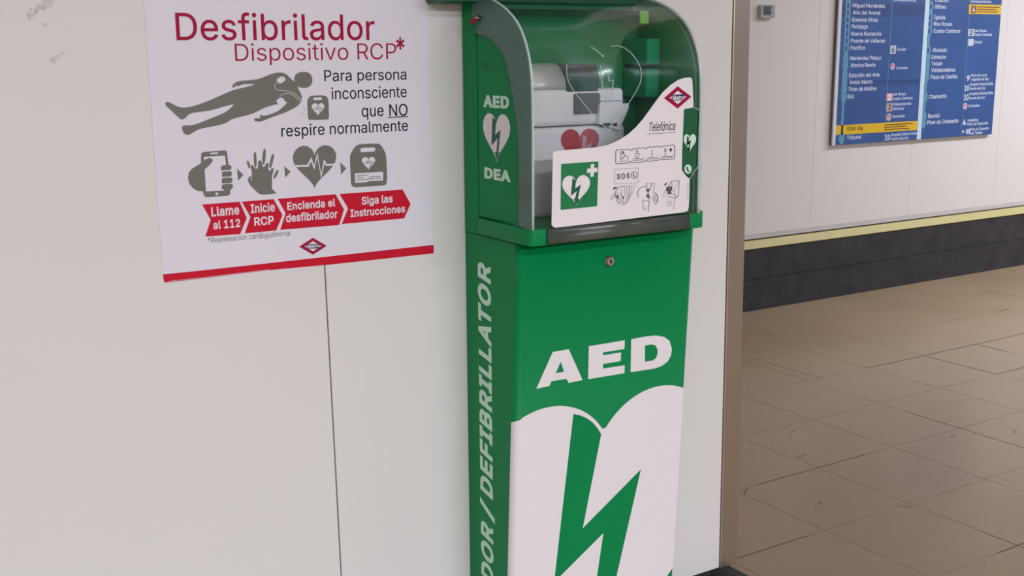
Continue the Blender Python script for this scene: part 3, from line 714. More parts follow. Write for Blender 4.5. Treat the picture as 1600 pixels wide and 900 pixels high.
M_GREEN = mat('green_enamel', (.0012, .225, .068), .45, spec=.17, coat=0.0, noise=.02, scale=5)
M_GREEN_SIDE = M_GREEN
M_GREEN_D = mat('dark_green_plastic', (.003, .085, .035), .4)
M_GREEN_IN = mat('green_lining', (.0012, .20, .085), .6, spec=.1)
M_WHITE = mat('white_vinyl', (.80, .745, .79), .45, spec=.4)
M_PAPER = mat('white_poster_vinyl', (.735, .70, .80), .45, spec=.35, noise=.01, scale=3)
M_RED = mat('poster_red', (.56, .004, .026), .5, spec=.2)
M_CRIM = mat('crimson_ink', (.36, .003, .045), .5, spec=.15)
M_INK = mat('black_ink', (.008, .007, .02), .55, spec=.12)
M_GREY = mat('olive_grey_ink', (.15, .138, .122), .5)
M_GREY_L = mat('pale_grey_ink', (.55, .54, .58), .5)
M_LINE = mat('drawing_line_ink', (.10, .09, .10), .5)
M_LINE_L = mat('light_drawing_line_ink', (.34, .31, .33), .5)
M_BLUE_LOGO = mat('logo_navy', (.02, .02, .10), .5)
M_SIGN_GREEN = mat('sign_green', (.004, .19, .06), .4)
M_MINT = mat('mint_white_vinyl', (.60, .82, .68), .5)
M_BOLT_D = mat('deep_green_ink', (.004, .10, .05), .45)

# ------------------------------------------------------------------ the setting
# floor: brown terrazzo tiles
def floor_mat():
    m = bpy.data.materials.new('brown_terrazzo')
    m.use_nodes = True
    nt = m.node_tree
    b = nt.nodes['Principled BSDF']
    tc = nt.nodes.new('ShaderNodeTexCoord')
    n1 = nt.nodes.new('ShaderNodeTexNoise'); n1.inputs['Scale'].default_value = 1.1; n1.inputs['Detail'].default_value = 2
    n2 = nt.nodes.new('ShaderNodeTexNoise'); n2.inputs['Scale'].default_value = 90; n2.inputs['Detail'].default_value = 3
    vo = nt.nodes.new('ShaderNodeTexVoronoi'); vo.inputs['Scale'].default_value = 55
    for n in (n1, n2, vo):
        nt.links.new(tc.outputs['Object'], n.inputs['Vector'])
    r1 = nt.nodes.new('ShaderNodeValToRGB')
    r1.color_ramp.elements[0].position, r1.color_ramp.elements[1].position = .3, .72
    r1.color_ramp.elements[0].color = (.325, .225, .142, 1)
    r1.color_ramp.elements[1].color = (.36, .255, .162, 1)
    nt.links.new(n1.outputs[0], r1.inputs[0])
    mr = nt.nodes.new('ShaderNodeMapRange')
    mr.inputs[1].default_value, mr.inputs[2].default_value = .3, .7
    mr.inputs[3].default_value, mr.inputs[4].default_value = .96, 1.04
    nt.links.new(n2.outputs[0], mr.inputs[0])
    sp = nt.nodes.new('ShaderNodeMapRange')          # sparse pale chips
    sp.inputs[1].default_value, sp.inputs[2].default_value = .05, .12
    sp.inputs[3].default_value, sp.inputs[4].default_value = 1.12, 1.0
    nt.links.new(vo.outputs['Distance'], sp.inputs[0])
    mm = nt.nodes.new('ShaderNodeMath'); mm.operation = 'MULTIPLY'
    nt.links.new(mr.outputs[0], mm.inputs[0]); nt.links.new(sp.outputs[0], mm.inputs[1])
    vm = nt.nodes.new('ShaderNodeVectorMath'); vm.operation = 'SCALE'
    nt.links.new(r1.outputs[0], vm.inputs[0]); nt.links.new(mm.outputs[0], vm.inputs['Scale'])
    nt.links.new(vm.outputs[0], b.inputs['Base Color'])
    rr = nt.nodes.new('ShaderNodeMapRange')
    rr.inputs[3].default_value, rr.inputs[4].default_value = .20, .32
    nt.links.new(n1.outputs[0], rr.inputs[0]); nt.links.new(rr.outputs[0], b.inputs['Roughness'])
    set_in(b, ('Specular IOR Level', 'Specular'), .24)
    return m


M_FLOOR = floor_mat()
M_JOINT = mat('tile_joint', (.10, .07, .05), .7, noise=.3, scale=30)
M_JOINT_F = mat('faint_tile_joint', (.315, .218, .136), .5, noise=.2, scale=20)
M_SCUFF = mat('floor_scuff', (.17, .125, .09), .6, noise=.3, scale=60)

fb = MB()
fb.box(-4, 14, -7, FAR_Y + .02, -.06, 0, M_FLOOR)


def joint(x0, y0, x1, y1, w, m):
    d = Vector((x1 - x0, y1 - y0))
    n = Vector((-d.y, d.x)).normalized() * w / 2
    pts = [(x0 + n.x, y0 + n.y), (x1 + n.x, y1 + n.y), (x1 - n.x, y1 - n.y), (x0 - n.x, y0 - n.y)]
    fb.face([(p[0], p[1], .0005) for p in reversed(pts)] if d.cross(Vector((n.x, n.y))) > 0 else [(p[0], p[1], .0005) for p in pts], m)


TX, TY, TP = 4.722, 3.592, .405
for i in range(-7, 14):
    joint(TX + i * TP, 1.2, TX + i * TP, FAR_Y - .06, .0018, M_JOINT_F)
for j in range(-6, 3):
    joint(1.0, TY + j * TP, 10, TY + j * TP, .0018, M_JOINT_F)
for seg in ((4.33, 3.592, 5.60, 3.592), (4.722, 3.592, 4.722, 3.187), (5.127, 3.592, 5.127, 3.40), (4.722, 3.187, 5.15, 3.187)):
    joint(*seg, .0044, M_JOINT)
for seg in ((3.912, 3.05, 3.912, 2.45), (2.80, 2.782, 3.36, 2.782), (6.342, 4.42, 6.342, 4.1), (2.25, 2.377, 2.62, 2.377),
            (3.1, 2.10, 3.1, 1.92), (3.30, 1.972, 3.0, 1.972), (3.992, 4.1, 3.992, 3.6)):
    joint(*seg, .0026, M_JOINT if seg[0] in (3.1, 3.30) else M_SCUFF)
for cx, cy, L, a in ((1165, 768, .03, .6), (1489, 681, .022, .2), (1200, 520, .03, 1.5), (1252, 713, .035, .1), (1280, 786, .012, .4),
                     (1568, 485, .05, .1), (1500, 499, .03, 1.8), (1418, 792, .014, 2.0), (1237, 675, .02, 0.2), (1585, 675, .02, .5)):
    d = ray(cx, cy)
    p = d * (-CAM_H / d.z)
    joint(p.x - L * math.cos(a), p.y - L * math.sin(a), p.x + L * math.cos(a), p.y + L * math.sin(a), .006, M_SCUFF)
fb.build('floor', kind='structure', label='brown terrazzo tiled floor', recalc=False)

cb = MB()
cb.box(-4, 14, -7, FAR_Y + .1, CEIL, CEIL + .1, M_CEIL)
cb.build('ceiling', kind='structure')

# near wall: core slab plus hung panels with an open joint between them
SEAM = lambda z: .7324 + (1.5746 - z) * .0152
TRL = lambda z: 1.6055 + (1.5889 - z) * .0091
TRR = lambda z: 1.6490 + (1.5897 - z) * .0137
PZ0, PZ1 = .416, CEIL - .02
w = MB()
w.box(-4, 1.60, NEAR_Y + .012, NEAR_Y + .20, 0, CEIL, M_GAP)
near = w.build('wall_near', kind='structure')
for nm, xa, xb in (('panel', lambda z: -.145, lambda z: SEAM(z) - .0013), ('panel', lambda z: SEAM(z) + .0013, lambda z: TRL(z) - .0028),
                   ('panel', lambda z: -1.03, lambda z: -.148), ('panel', lambda z: -4, lambda z: -1.033)):
    p = MB()
    p.prism([(xa(PZ0), PZ0), (xb(PZ0), PZ0), (xb(PZ1), PZ1), (xa(PZ1), PZ1)], 'y', NEAR_Y, NEAR_Y + .0118, M_PANEL)
    p.build(nm, near, recalc=True)
# old glue scuffs on the left panel
g = MB()
for pts, lv in (([(50, 20), (56, 10), (66, 2), (72, -8), (80, -10), (83, 4), (80, 16), (74, 12), (70, 18), (62, 14), (57, 22), (52, 30), (47, 33)], 0),
                ([(66, 36), (72, 35), (75, 40), (68, 42)], 0), ([(40, 22), (46, 18), (48, 24), (42, 28)], 0),
                ([(77, 91), (84, 88), (91, 86), (98, 80), (103, 82), (100, 86), (92, 90), (88, 96), (82, 99), (77, 96)], 0)):
    g.poly(smooth(pts, 1), NEAR, mat('wall_scuff', (.60, .56, .555), .6, noise=.12, scale=120) if 'wall_scuff' not in bpy.data.materials else bpy.data.materials['wall_scuff'], lv, th=.0002)
for a in ([(45, 31), (46, 26), (47, 22)], [(47, 18), (49, 12)], [(66, 14), (68, 9)], [(56, 21), (58, 17)], [(80, 93), (86, 94)]):
    g.stroke(a, 1.6, NEAR, M_RESIDUE, 1, th=.0003)
g.build('glue_residue', near)

# corner profile closing the end of the near wall
t = MB()
zz = [.412, CEIL]
t.prism([(TRL(zz[0]), zz[0]), (TRR(zz[0]), zz[0]), (TRR(zz[1]), zz[1]), (TRL(zz[1]), zz[1])], 'y', NEAR_Y - .001, NEAR_Y + .011, M_TRIM)
t.box(1.632, 1.667 - .0105, NEAR_Y + .011, NEAR_Y + .2, .412, CEIL, M_TRIM)
trim1 = bevel(t.build('trim_1', kind='structure', label='brushed metal corner strip at the end of the near white wall', recalc=True), .0025, 2)
for px, py in ((1143.5, 318), (1130.8, 855)):
    q = on_y(px, py, NEAR_Y - .001)
    s = MB()
    s.disc((q.x, q.y, q.z), (0, -1, 0), .0032, .0016, M_STEEL, 16, .0024)
    s.disc((q.x, q.y - .0012, q.z), (0, -1, 0), .0012, .0006, M_STEEL_D, 8)
    s.build('screw', trim1)

# near skirting, let in on both sides of the stand
b = MB()
b.box(-4, XL - .006, 1.642, NEAR_Y + .012, 0, .398, M_DARK)
bevel(b.build('baseboard_near_left', kind='structure', recalc=True), .003)
b = MB()
b.box(XR + .006, 1.667, 1.642, NEAR_Y + .20, 0, .398, M_DARK)
bevel(b.build('baseboard_near_right', kind='structure', recalc=True), .003)

# far wall
w = MB()
w.box(-4, 14, FAR_Y + .010, FAR_Y + .2, 0, CEIL, M_GAP)
far = w.build('wall_far', kind='structure')
seams = [5.216 - .877 * k for k in range(10, 0, -1)] + [5.216 + .877 * k for k in range(0, 10)]
for a, c in zip(seams, seams[1:]):
    p = MB()
    p.box(a + .0008, c - .0008, FAR_Y, FAR_Y + .0098, .446, CEIL - .01, M_PANEL_FAR)
    p.build('panel', far, recalc=True)
p = MB()
p.prism([(FAR_Y - .006, .418), (FAR_Y - .002, .446), (FAR_Y + .0098, .446), (FAR_Y + .0098, .418)], 'x', -4, 14, M_LIP)
p.build('panel_lip', far, recalc=True)
p = MB()
p.prism([(FAR_Y - .030, .363), (FAR_Y - .034, .367), (FAR_Y - .014, .410), (FAR_Y + .009, .410), (FAR_Y + .009, .363)], 'x', -4, 14, M_YEL)
p.build('trim_2', kind='structure', label='pale yellow strip above the black skirting of the far wall', recalc=True)
p = MB()
p.box(-4, 14, FAR_Y - .026, FAR_Y + .0098, .185, .3615, M_DARK)
p.box(-4, 14, FAR_Y - .034, FAR_Y + .0098, 0, .183, M_DARK)
p.build('baseboard_far', kind='structure', recalc=True)

# ------------------------------------------------------------------ poster on the near wall
PT = .0009          # thickness of the sheet
post = empty('poster', (.708, NEAR_Y, 1.36), 'white rescue poster with crimson heading and red foot band on the near wall', 'poster')
s = MB()
PL = lambda z: .4795
sheet2 = [(.4789, 1.585), (.4801, 1.1625), (.9372, 1.1615), (.9345, 1.585)]
s.poly2(sheet2, NEAR, M_PAPER, 0, th=PT)
s.build('sheet', post)
B = dict(surf=NEAR, base=PT)
s = MB()
band = [(254.3, 428.5), (300, 424), (420, 411), (505, 401.5), (600, 391), (677, 382.5), (677.2, 395.6), (600, 404), (508, 414),
        (500, 414.5), (420, 422), (330, 433), (262, 441), (256, 441)]
s.poly(band, m=M_RED, lvl=0, **B)
s.stroke([(262, 439.5), (330, 432), (420, 421)], .45, m=M_PAPER, lvl=1, **B)  # pale line painted as the highlight along the fold
s.build('foot_band', post, label='red band along the foot')


def lettering(parent, name, items, surf, m, base=PT, lvl=0, **kw):
    mb = MB()
    for it in items:
        mb.text(it[0], it[1], it[2], it[3], surf, m, lvl, base, **{**kw, **(it[4] if len(it) > 4 else {})})
    return mb.build(name, parent)


lettering(post, 'heading_lettering', [('Desfibrilador', (275.6, 62.5), (585.5, 61.5), (275, 20))], NEAR, M_CRIM, bold=.004)
lettering(post, 'subheading_lettering', [('Dispositivo RCP', (367.5, 95.3), (619, 93), (367.5, 68.5)), ('*', (619, 92), (632, 92), (619, 58), {'bold': .006})], NEAR, M_CRIM, bold=-.004)
s = MB()
for body, p0, p1, pt in (('Para persona', (506.5, 127), (634.5, 124.5), (506.5, 109.5)), ('inconsciente', (518, 155.3), (635, 152.3), (518, 137)),
                         ('que ', (565, 182.5), (599, 181.5), (565, 164)), ('NO', (608, 181.5), (636.5, 180), (607, 163)),
                         ('respire normalmente', (439.5, 213.5), (637, 206), (439.5, 195.5))):
    s.text(body.strip(), p0, p1, pt, NEAR, M_INK, 0, PT, bold=0.002)
s.poly([(605.5, 183), (637, 181.2), (637, 182.6), (605.5, 184.4)], m=M_INK, **B)
s.build('body_lettering', post)
lettering(post, 'footnote_lettering', [('*Reanimación cardiopulmonar', (324.5, 380), (454.5, 370), (324.5, 371.5))], NEAR, M_GREY, bold=-.004)

# lying figure
K = dict(ox=240, oy=100, s=.175)
s = MB()
fig = [(1290, 222), (1318, 275), (1324, 310), (1310, 345), (1270, 385), (1180, 430), (1100, 458), (1010, 492), (960, 514), (910, 514),
       (893, 496), (903, 483), (950, 484), (955, 478), (943, 465), (950, 452), (990, 464), (1050, 445), (1110, 420), (1150, 385), (1198, 340),
       (1165, 345), (1095, 358), (1000, 385), (920, 425), (860, 450), (760, 475), (700, 490), (640, 530), (560, 550), (400, 580), (350, 612),
       (310, 635), (275, 628), (255, 592), (250, 560), (265, 548), (330, 548), (390, 535), (470, 500), (560, 465), (640, 430), (690, 390),
       (722, 357), (640, 375), (560, 400), (480, 420), (360, 432), (310, 450), (270, 494), (238, 494), (213, 470), (160, 420), (103, 367),
       (101, 343), (125, 336), (160, 353), (210, 380), (260, 390), (330, 383), (420, 355), (520, 315), (620, 270), (720, 228), (800, 212),
       (908, 182), (880, 178), (790, 180), (755, 200), (735, 193), (715, 212), (698, 207), (705, 183), (740, 158), (780, 150), (910, 140),
       (960, 125), (1040, 92), (1090, 77), (1150, 76), (1190, 96), (1222, 130), (1250, 156), (1262, 150), (1285, 205)]
s.poly(smooth(crop(fig, **K), 1), m=M_GREY, **B)
s.poly(smooth(crop([(1253, 120), (1268, 88), (1310, 70), (1360, 68), (1400, 90), (1419, 140), (1405, 190), (1365, 214), (1310, 214), (1270, 190), (1255, 155)], **K), 2), m=M_GREY, **B)
for pad in ([(1086, 140), (1147, 104), (1182, 140), (1124, 182)], [(1088, 322), (1145, 293), (1170, 335), (1195, 342), (1150, 362), (1108, 362)]):
    s.poly(smooth(crop(pad, **K), 1), m=M_PAPER, lvl=1, **B)
for wire in ([(1093, 165), (1079, 195), (1085, 225), (1120, 235), (1200, 240), (1260, 265), (1318, 318)], [(1120, 290), (1150, 268), (1200, 262), (1250, 280), (1305, 335)]):
    s.stroke(crop(wire, **K), 1.0, m=M_GREY_L, lvl=1, **B)
s.stroke(crop([(1330, 370), (1350, 405), (1335, 440), (1290, 460)], **K), .9, m=M_GREY_L, **B)
s.build('lying_figure_pictogram', post)


def heart_pulse(s, x0, y0, x1, y1, skew, mh, mp, lvl, base, w):
    s.poly(box_map(heart_unit(), x0, y0, x1, y1, skew), NEAR, mh, lvl, (), base)
    W_, H_ = x1 - x0, y1 - y0
    pts = [(0, .47), (.34, .47), (.42, .32), (.49, .52), (.56, .22), (.65, .72), (.72, .37), (.76, .46), (1, .46)]
    s.stroke([(x0 + u * W_, y0 + v * H_ + skew * u * W_) for u, v in pts], w, NEAR, mp, lvl + 1, base)


# small case beside the figure, and the four step icons
s = MB()
s.poly(smooth(crop([(1368, 340), (1375, 310), (1395, 286), (1430, 282), (1500, 280), (1538, 284), (1555, 310), (1560, 340), (1563, 470), (1560, 494), (1535, 497), (1400, 499), (1380, 497), (1376, 470)], **K), 1), m=M_GREY, **B)
s.poly(rrect(*crop([(1422, 300)], **K)[0], *crop([(1498, 322)], **K)[0], 1.4, -.03), m=M_PAPER, lvl=1, **B)
x0, y0 = crop([(1408, 350)], **K)[0]; x1, y1 = crop([(1520, 462)], **K)[0]
heart_pulse(s, x0, y0, x1, y1, -.02, M_PAPER, M_GREY, 1, PT, .8)
s.build('small_case_pictogram', post)

K5 = dict(ox=280, oy=220, s=.1125)
s = MB()
phone = [(300, 190), (310, 165), (340, 155), (610, 132), (645, 135), (662, 165), (680, 335), (715, 345), (722, 375), (712, 402), (700, 420), (722, 440), (726, 465), (715, 495),
         (700, 510), (726, 520), (736, 550), (722, 580), (712, 596), (735, 605), (741, 635), (730, 665), (708, 675), (706, 735), (685, 760), (390, 783), (350, 775), (335, 740), (325, 700),
         (255, 695), (190, 660), (140, 600), (120, 520), (130, 440), (170, 390), (220, 360), (300, 310)]
screen = [(340, 235), (340, 265), (395, 240), (435, 240), (460, 270), (445, 305), (350, 400), (368, 700), (620, 680), (598, 655), (600, 620), (620, 600), (700, 594), (600, 570), (600, 530), (620, 512), (690, 508),
          (592, 485), (590, 445), (610, 425), (690, 418), (585, 395), (583, 360), (600, 340), (645, 335), (632, 205)]
s.poly(crop(phone, **K5), m=M_GREY, **B)
s.poly(crop([(340, 222), (630, 205), (645, 335), (600, 340), (575, 360), (575, 690), (366, 703), (350, 400), (445, 305), (462, 270), (440, 240), (395, 240), (340, 270)], **K5), m=M_PAPER, lvl=1, **B)
s.poly(crop([(585, 680), (606, 668), (620, 676), (616, 690), (575, 692), (575, 420), (720, 408), (724, 418), (590, 428)], **K5), m=M_PAPER, lvl=1, **B)
for ya in (408, 500, 590):
    s.poly(crop([(580, ya), (740, ya - 6), (745, ya + 10), (580, ya + 18)], **K5), m=M_PAPER, lvl=1, **B)
for yc in (372, 458, 545, 633):
    s.poly(rrect(*crop([(583 + (yc - 372) * .08, yc - 34)], **K5)[0], *crop([(720 + (yc - 372) * .08, yc + 34)], **K5)[0], 3.6, -.03), m=M_GREY, lvl=2, **B)
s.poly(rrect(*crop([(427, 165)], **K5)[0], *crop([(535, 187)], **K5)[0], 1.0, -.05), m=M_PAPER, lvl=1, **B)
s.poly(ellipse(*crop([(518, 735)], **K5)[0], 2.2), m=M_PAPER, lvl=1, **B)
s.build('phone_pictogram', post)

s = MB()
back = [[(1040, 150), (1060, 155), (1075, 270), (1065, 380), (1040, 350), (1028, 200)], [(1170, 115), (1190, 108), (1200, 130), (1195, 260), (1170, 350), (1145, 260), (1158, 170)],
        [(1285, 190), (1305, 178), (1316, 200), (1305, 260), (1270, 390), (1245, 370), (1260, 270)], [(932, 280), (950, 272), (975, 310), (985, 370), (968, 390), (945, 340)],
        [(1345, 415), (1370, 400), (1378, 425), (1355, 480), (1312, 540), (1305, 490)]]
for f in back:
    s.poly(smooth(crop(f, **K5), 1), m=M_GREY, **B)
front = [(1000, 560), (1000, 420), (982, 350), (990, 325), (1015, 330), (1040, 370), (1070, 385), (1085, 350), (1085, 290), (1100, 260), (1125, 265), (1145, 310), (1160, 360), (1190, 350), (1210, 305), (1235, 298),
         (1245, 320), (1235, 370), (1240, 405), (1265, 408), (1290, 370), (1312, 375), (1305, 420), (1285, 480), (1290, 590), (1280, 650), (1345, 715), (1350, 722), (1120, 742), (1060, 690), (970, 600), (940, 530), (965, 490),
         (985, 478), (990, 500), (980, 530)]
s.poly(smooth(crop(front, **K5), 1), m=M_PAPER, lvl=1, **B)
c0 = Vector((1150, 560))
s.poly(smooth(crop([(x - 5 * (x > 1150) + 5 * (x < 1150), y + 7) for x, y in front], **K5), 1), m=M_GREY, lvl=2, **B)
s.build('hands_pictogram', post)

s = MB()
heart_pulse(s, 457, 228, 525, 295.5, -.03, M_GREY, M_PAPER, 0, PT, 2.9)
s.build('heartbeat_pictogram', post)

K6 = dict(ox=450, oy=220, s=.1125)
s = MB()
s.poly(smooth(crop([(855, 210), (870, 170), (920, 90), (970, 48), (1100, 40), (1240, 36), (1290, 60), (1340, 150), (1358, 200), (1370, 420), (1372, 560), (1355, 605), (1330, 620), (1000, 640), (910, 645), (880, 620), (870, 580), (862, 380)], **K6), 1), m=M_GREY, **B)
s.poly(rrect(*crop([(998, 100)], **K6)[0], *crop([(1205, 160)], **K6)[0], 3, -.06), m=M_PAPER, lvl=1, **B)
x0, y0 = crop([(1020, 225)], **K6)[0]; x1, y1 = crop([(1203, 405)], **K6)[0]
heart_pulse(s, x0, y0, x1, y1, -.03, M_PAPER, M_GREY, 1, PT, 1.0)
s.poly(crop([(920, 452), (1315, 428), (1315, 550), (1100, 560), (1095, 575), (928, 583)], **K6), m=M_PAPER, lvl=1, **B)
for a in ([(940, 487), (1100, 475)], [(940, 515), (1045, 507)], [(945, 545), (1185, 524)], [(1120, 503), (1285, 490)], [(1200, 525), (1285, 515)]):
    s.stroke(crop(a, **K6), 1.0, m=M_GREY, lvl=2, **B)
s.build('case_pictogram', post)

for px in ([(370, 263.5), (380, 273), (371.5, 282.5)], [(444, 260), (453.5, 268), (445, 277.5)], [(531.3, 253.5), (540.5, 263), (532.5, 272.5)]):
    s = MB()
    s.poly(px, m=M_GREY, **B)
    s.build('pointer_triangle', post)

steps = [([(315.5, 319.5), (374, 315), (385, 340.5), (375, 365.5), (320.5, 369.5), (329, 343.5)], [('Llame', (330, 337.8), (373.5, 334.8), (330, 323.5)), ('al 112', (333, 357.8), (375, 355.5), (333, 345))]),
         ([(377.5, 315), (427, 311), (441, 336), (431, 360), (382, 364.5), (391, 339)], [('Inicie', (391.5, 332.5), (429, 330), (391.5, 319)), ('RCP', (397, 352.3), (427.5, 350), (397, 339.5))]),
         ([(433.5, 310.5), (524, 303.5), (537, 327), (529.5, 351.5), (437.5, 359), (446, 333)], [('Encienda el', (448.5, 328), (523.5, 323.3), (448.5, 316)), ('desfibrilador', (446.5, 346.8), (527, 342), (446.5, 334.3))]),
         ([(530, 303), (628.5, 296), (641, 318.5), (631, 341), (533.5, 350), (543.5, 325.5)], [('Siga las', (564.5, 319.5), (613, 315.5), (564.5, 307.5)), ('Instrucciones', (547, 338.8), (632.5, 333.5), (547, 327.3))])]
for outline, words in steps:
    s = MB()
    s.poly(outline, m=M_RED, **B)
    st = s.build('step_arrow', post)
    s = MB()
    for body, p0, p1, pt in words:
        s.text(body, p0, p1, pt, NEAR, M_PAPER, 1, PT, bold=.022)
    s.build('step_lettering', st)


def metro_logo(name, parent, cx, cy, hw, hh, surf, base, lvl, skew=0.0, m_red=None):
    """red diamond, white inner diamond, dark bar with the name"""
    s = MB()
    D = lambda k: [(cx - hw * k, cy - skew * hw * k), (cx, cy - hh * k), (cx + hw * k, cy + skew * hw * k), (cx, cy + hh * k)]
    s.poly(D(1.0), surf, m_red or M_CRIM, lvl, (), base)
    s.poly(D(.60), surf, M_WHITE, lvl + 1, (), base)
    bw, bh = hw * .46, hh * .27
    s.poly([(cx - bw, cy - bh - skew * bw), (cx + bw, cy - bh + skew * bw), (cx + bw, cy + bh + skew * bw), (cx - bw, cy + bh - skew * bw)], surf, M_BLUE_LOGO, lvl + 2, (), base)
    s.text('Metro', (cx - bw * .86, cy + bh * .72 - skew * bw), (cx + bw * .88, cy + bh * .72), (cx - bw * .86, cy - bh * .72 - skew * bw), surf, M_WHITE, lvl + 3, base, bold=.02)
    return s.build(name, parent)


metro_logo('diamond_logo', post, 488.5, 384.6, 21.5, 13.2, NEAR, PT, 0, -.03)

# ------------------------------------------------------------------ defibrillator cabinet
cab = empty('defibrillator_cabinet', (1.185, 1.63, 0), 'green defibrillator cabinet with a curved clear cover on a tall lettered stand', 'defibrillator cabinet')


def stand_section(z):
    yf, r = stand_y(z), .012
    yb = NEAR_Y - .0012
    pts = [(XL, yb)]
    for i in range(6):
        a = math.radians(180 + 90 * i / 5)
        pts.append((XL + r + r * math.cos(a), yf + r + r * math.sin(a)))
    for i in range(6):
        a = math.radians(270 + 90 * i / 5)
        pts.append((XR - r + r * math.cos(a), yf + r + r * math.sin(a)))
    pts.append((XR, yb))
    return pts


s = MB()
rings = [[Vector((x, y, z)) for x, y in stand_section(z)] for z in (0, STAND_TOP)]
n = len(rings[0])
s.v += rings[0] + rings[1]
k = s.mi(M_GREEN)
for i in range(n):
    j = (i + 1) % n
    s.f.append([i, j, n + j, n + i]); s.fm.append(k); s.sm.append(0 < i < n - 2)
s.f.append(list(range(n))); s.fm.append(k); s.sm.append(False)
s.f.append(list(range(n, 2 * n))); s.fm.append(k); s.sm.append(False)
stand = s.build('stand', cab, recalc=True)

C7 = dict(ox=720, oy=380, s=.28894)
s = MB()
A_o = [(408, 787), (497, 588), (583, 573), (658, 740), (583, 755), (570, 733), (490, 746), (478, 772)]
A_h = [(512, 703), (540, 640), (558, 695)]
E_o = [(692, 557), (886, 525), (884, 572), (768, 590), (768, 606), (866, 590), (864, 637), (768, 653), (768, 678), (886, 660), (884, 703), (688, 735)]
D_o = [(921, 519), (1000, 504), (1055, 499), (1100, 507), (1128, 528), (1141, 572), (1136, 605), (1118, 640), (1085, 664), (1045, 678), (918, 697)]
D_h = [(995, 553), (1030, 547), (1052, 552), (1063, 572), (1064, 595), (1056, 620), (1038, 634), (995, 641)]
for o_, h_ in ((A_o, [A_h]), (E_o, []), (D_o, [D_h])):
    s.poly(crop(o_, **C7), FRONT, M_WHITE, 0, [crop(h, **C7) for h in h_])
s.build('front_lettering', stand, label='large white capital lettering')

# big white heart running off both edges of the stand
s = MB()
NX, R_ = FRONT.to2((941, 670))[0], .143
zc = FRONT.to2((941, 670))[1] - .085
cl, cr = NX - .117, NX + .122
arc = []
x_lo = XL + StandFront.r


def lobe(c, x):
    return zc + .0028 * (c == cl) + math.sqrt(max(0, R_ ** 2 - (x - c) ** 2))


xs = [x_lo + (NX - x_lo) * i / 24 for i in range(25)] + [NX + (XR - .006 - NX) * i / 24 for i in range(1, 25)]
for x in xs:
    arc.append((x, lobe(cl if x <= NX else cr, x)))
tip = (NX + .004, .335)
e1 = FRONT.to2((1051.7, 881.7))
slope = .62
heart_out = arc + [(XR - .006, .533), (1.34, .506), (1.29, .45), (1.235, .385), tip, (1.12, .385), (1.065, .45), (1.03, .495), (x_lo, .52)]
s.poly2(heart_out, FRONT, M_WHITE, 0)
zl, zb = lobe(cl, x_lo) - .0015, .52
st_n = 5
for i in range(st_n):
    a0, a1 = XL + StandFront.r * i / st_n, XL + StandFront.r * (i + 1) / st_n
    s.poly2([(a0, zl - .006 * (st_n - i) / st_n), (a1, zl - .006 * (st_n - i - 1) / st_n), (a1, zb), (a0, zb)], FRONT, M_WHITE, 0)
C8 = dict(ox=720, oy=600, s=1 / 3.0)
bolt = [(527, 140), (560, 147), (590, 160), (618, 181), (640, 207), (657, 235), (570, 677), (843, 400), (722, 930), (752, 935), (640, 1180), (590, 945), (632, 940), (668, 697), (465, 900), (437, 928), (440, 900)]
s.poly(crop(bolt, **C8), FRONT, M_GREEN, 1)
s.build('heart_emblem', stand, label='white heart with a green lightning bolt')

# lettering running up the side of the stand
s = MB()
yb_, yt_ = 1.6268, 1.6655
z1 = on_x(757, 411.5, XL).z
z0 = on_x(760, 776, XL).z
kwt = dict(bold=.032, shear=.22, space=1.06)
unit = s.text2('DEFIBRILLATOR', (yb_, z0), (0, z1 - z0), (yt_ - yb_, 0), SIDE, M_MINT, 0, **kwt)
z3 = on_x(760, 811, XL).z
z2 = on_x(760, 782, XL).z
s.text2('/', (yb_, z3), (0, z2 - z3), (yt_ - yb_, 0), SIDE, M_MINT, 0, **kwt)
z4 = on_x(760, 817, XL).z
s.text2('DESFIBRILADOR', (yb_, z4), (0, 1), (yt_ - yb_, 0), SIDE, M_MINT, 0, unit=unit, align='R', **kwt)
s.build('side_lettering', stand, label='pale green lettering running up the side')

# lock on the stand front
q = FRONT.to2((950.5, 407.5))
q3 = FRONT.to3(q[0], q[1], 0)
s = MB()
s.disc(q3 + Vector((0, .002, 0)), (0, -1, 0), .0098, .0065, M_STEEL, 28, .0092)
s.disc(q3 - Vector((0, .0044, 0)), (0, -1, 0), .0092, .0010, M_STEEL_D, 28)
s.disc(q3 - Vector((0, .0046, 0)), (0, -1, 0), .0072, .0030, M_STEEL, 28, .0066)
lock = s.build('lock', cab, label='round chrome key lock')
s = MB()
c = q3 - Vector((0, .0077, 0))
s.box(c.x - .001, c.x + .001, c.y - .0004, c.y + .001, c.z - .0042, c.z + .0042, M_GAP)
s.box(c.x - .0035, c.x + .0035, c.y - .0003, c.y + .001, c.z - .0008, c.z + .0008, M_GAP)
s.build('keyhole', lock)

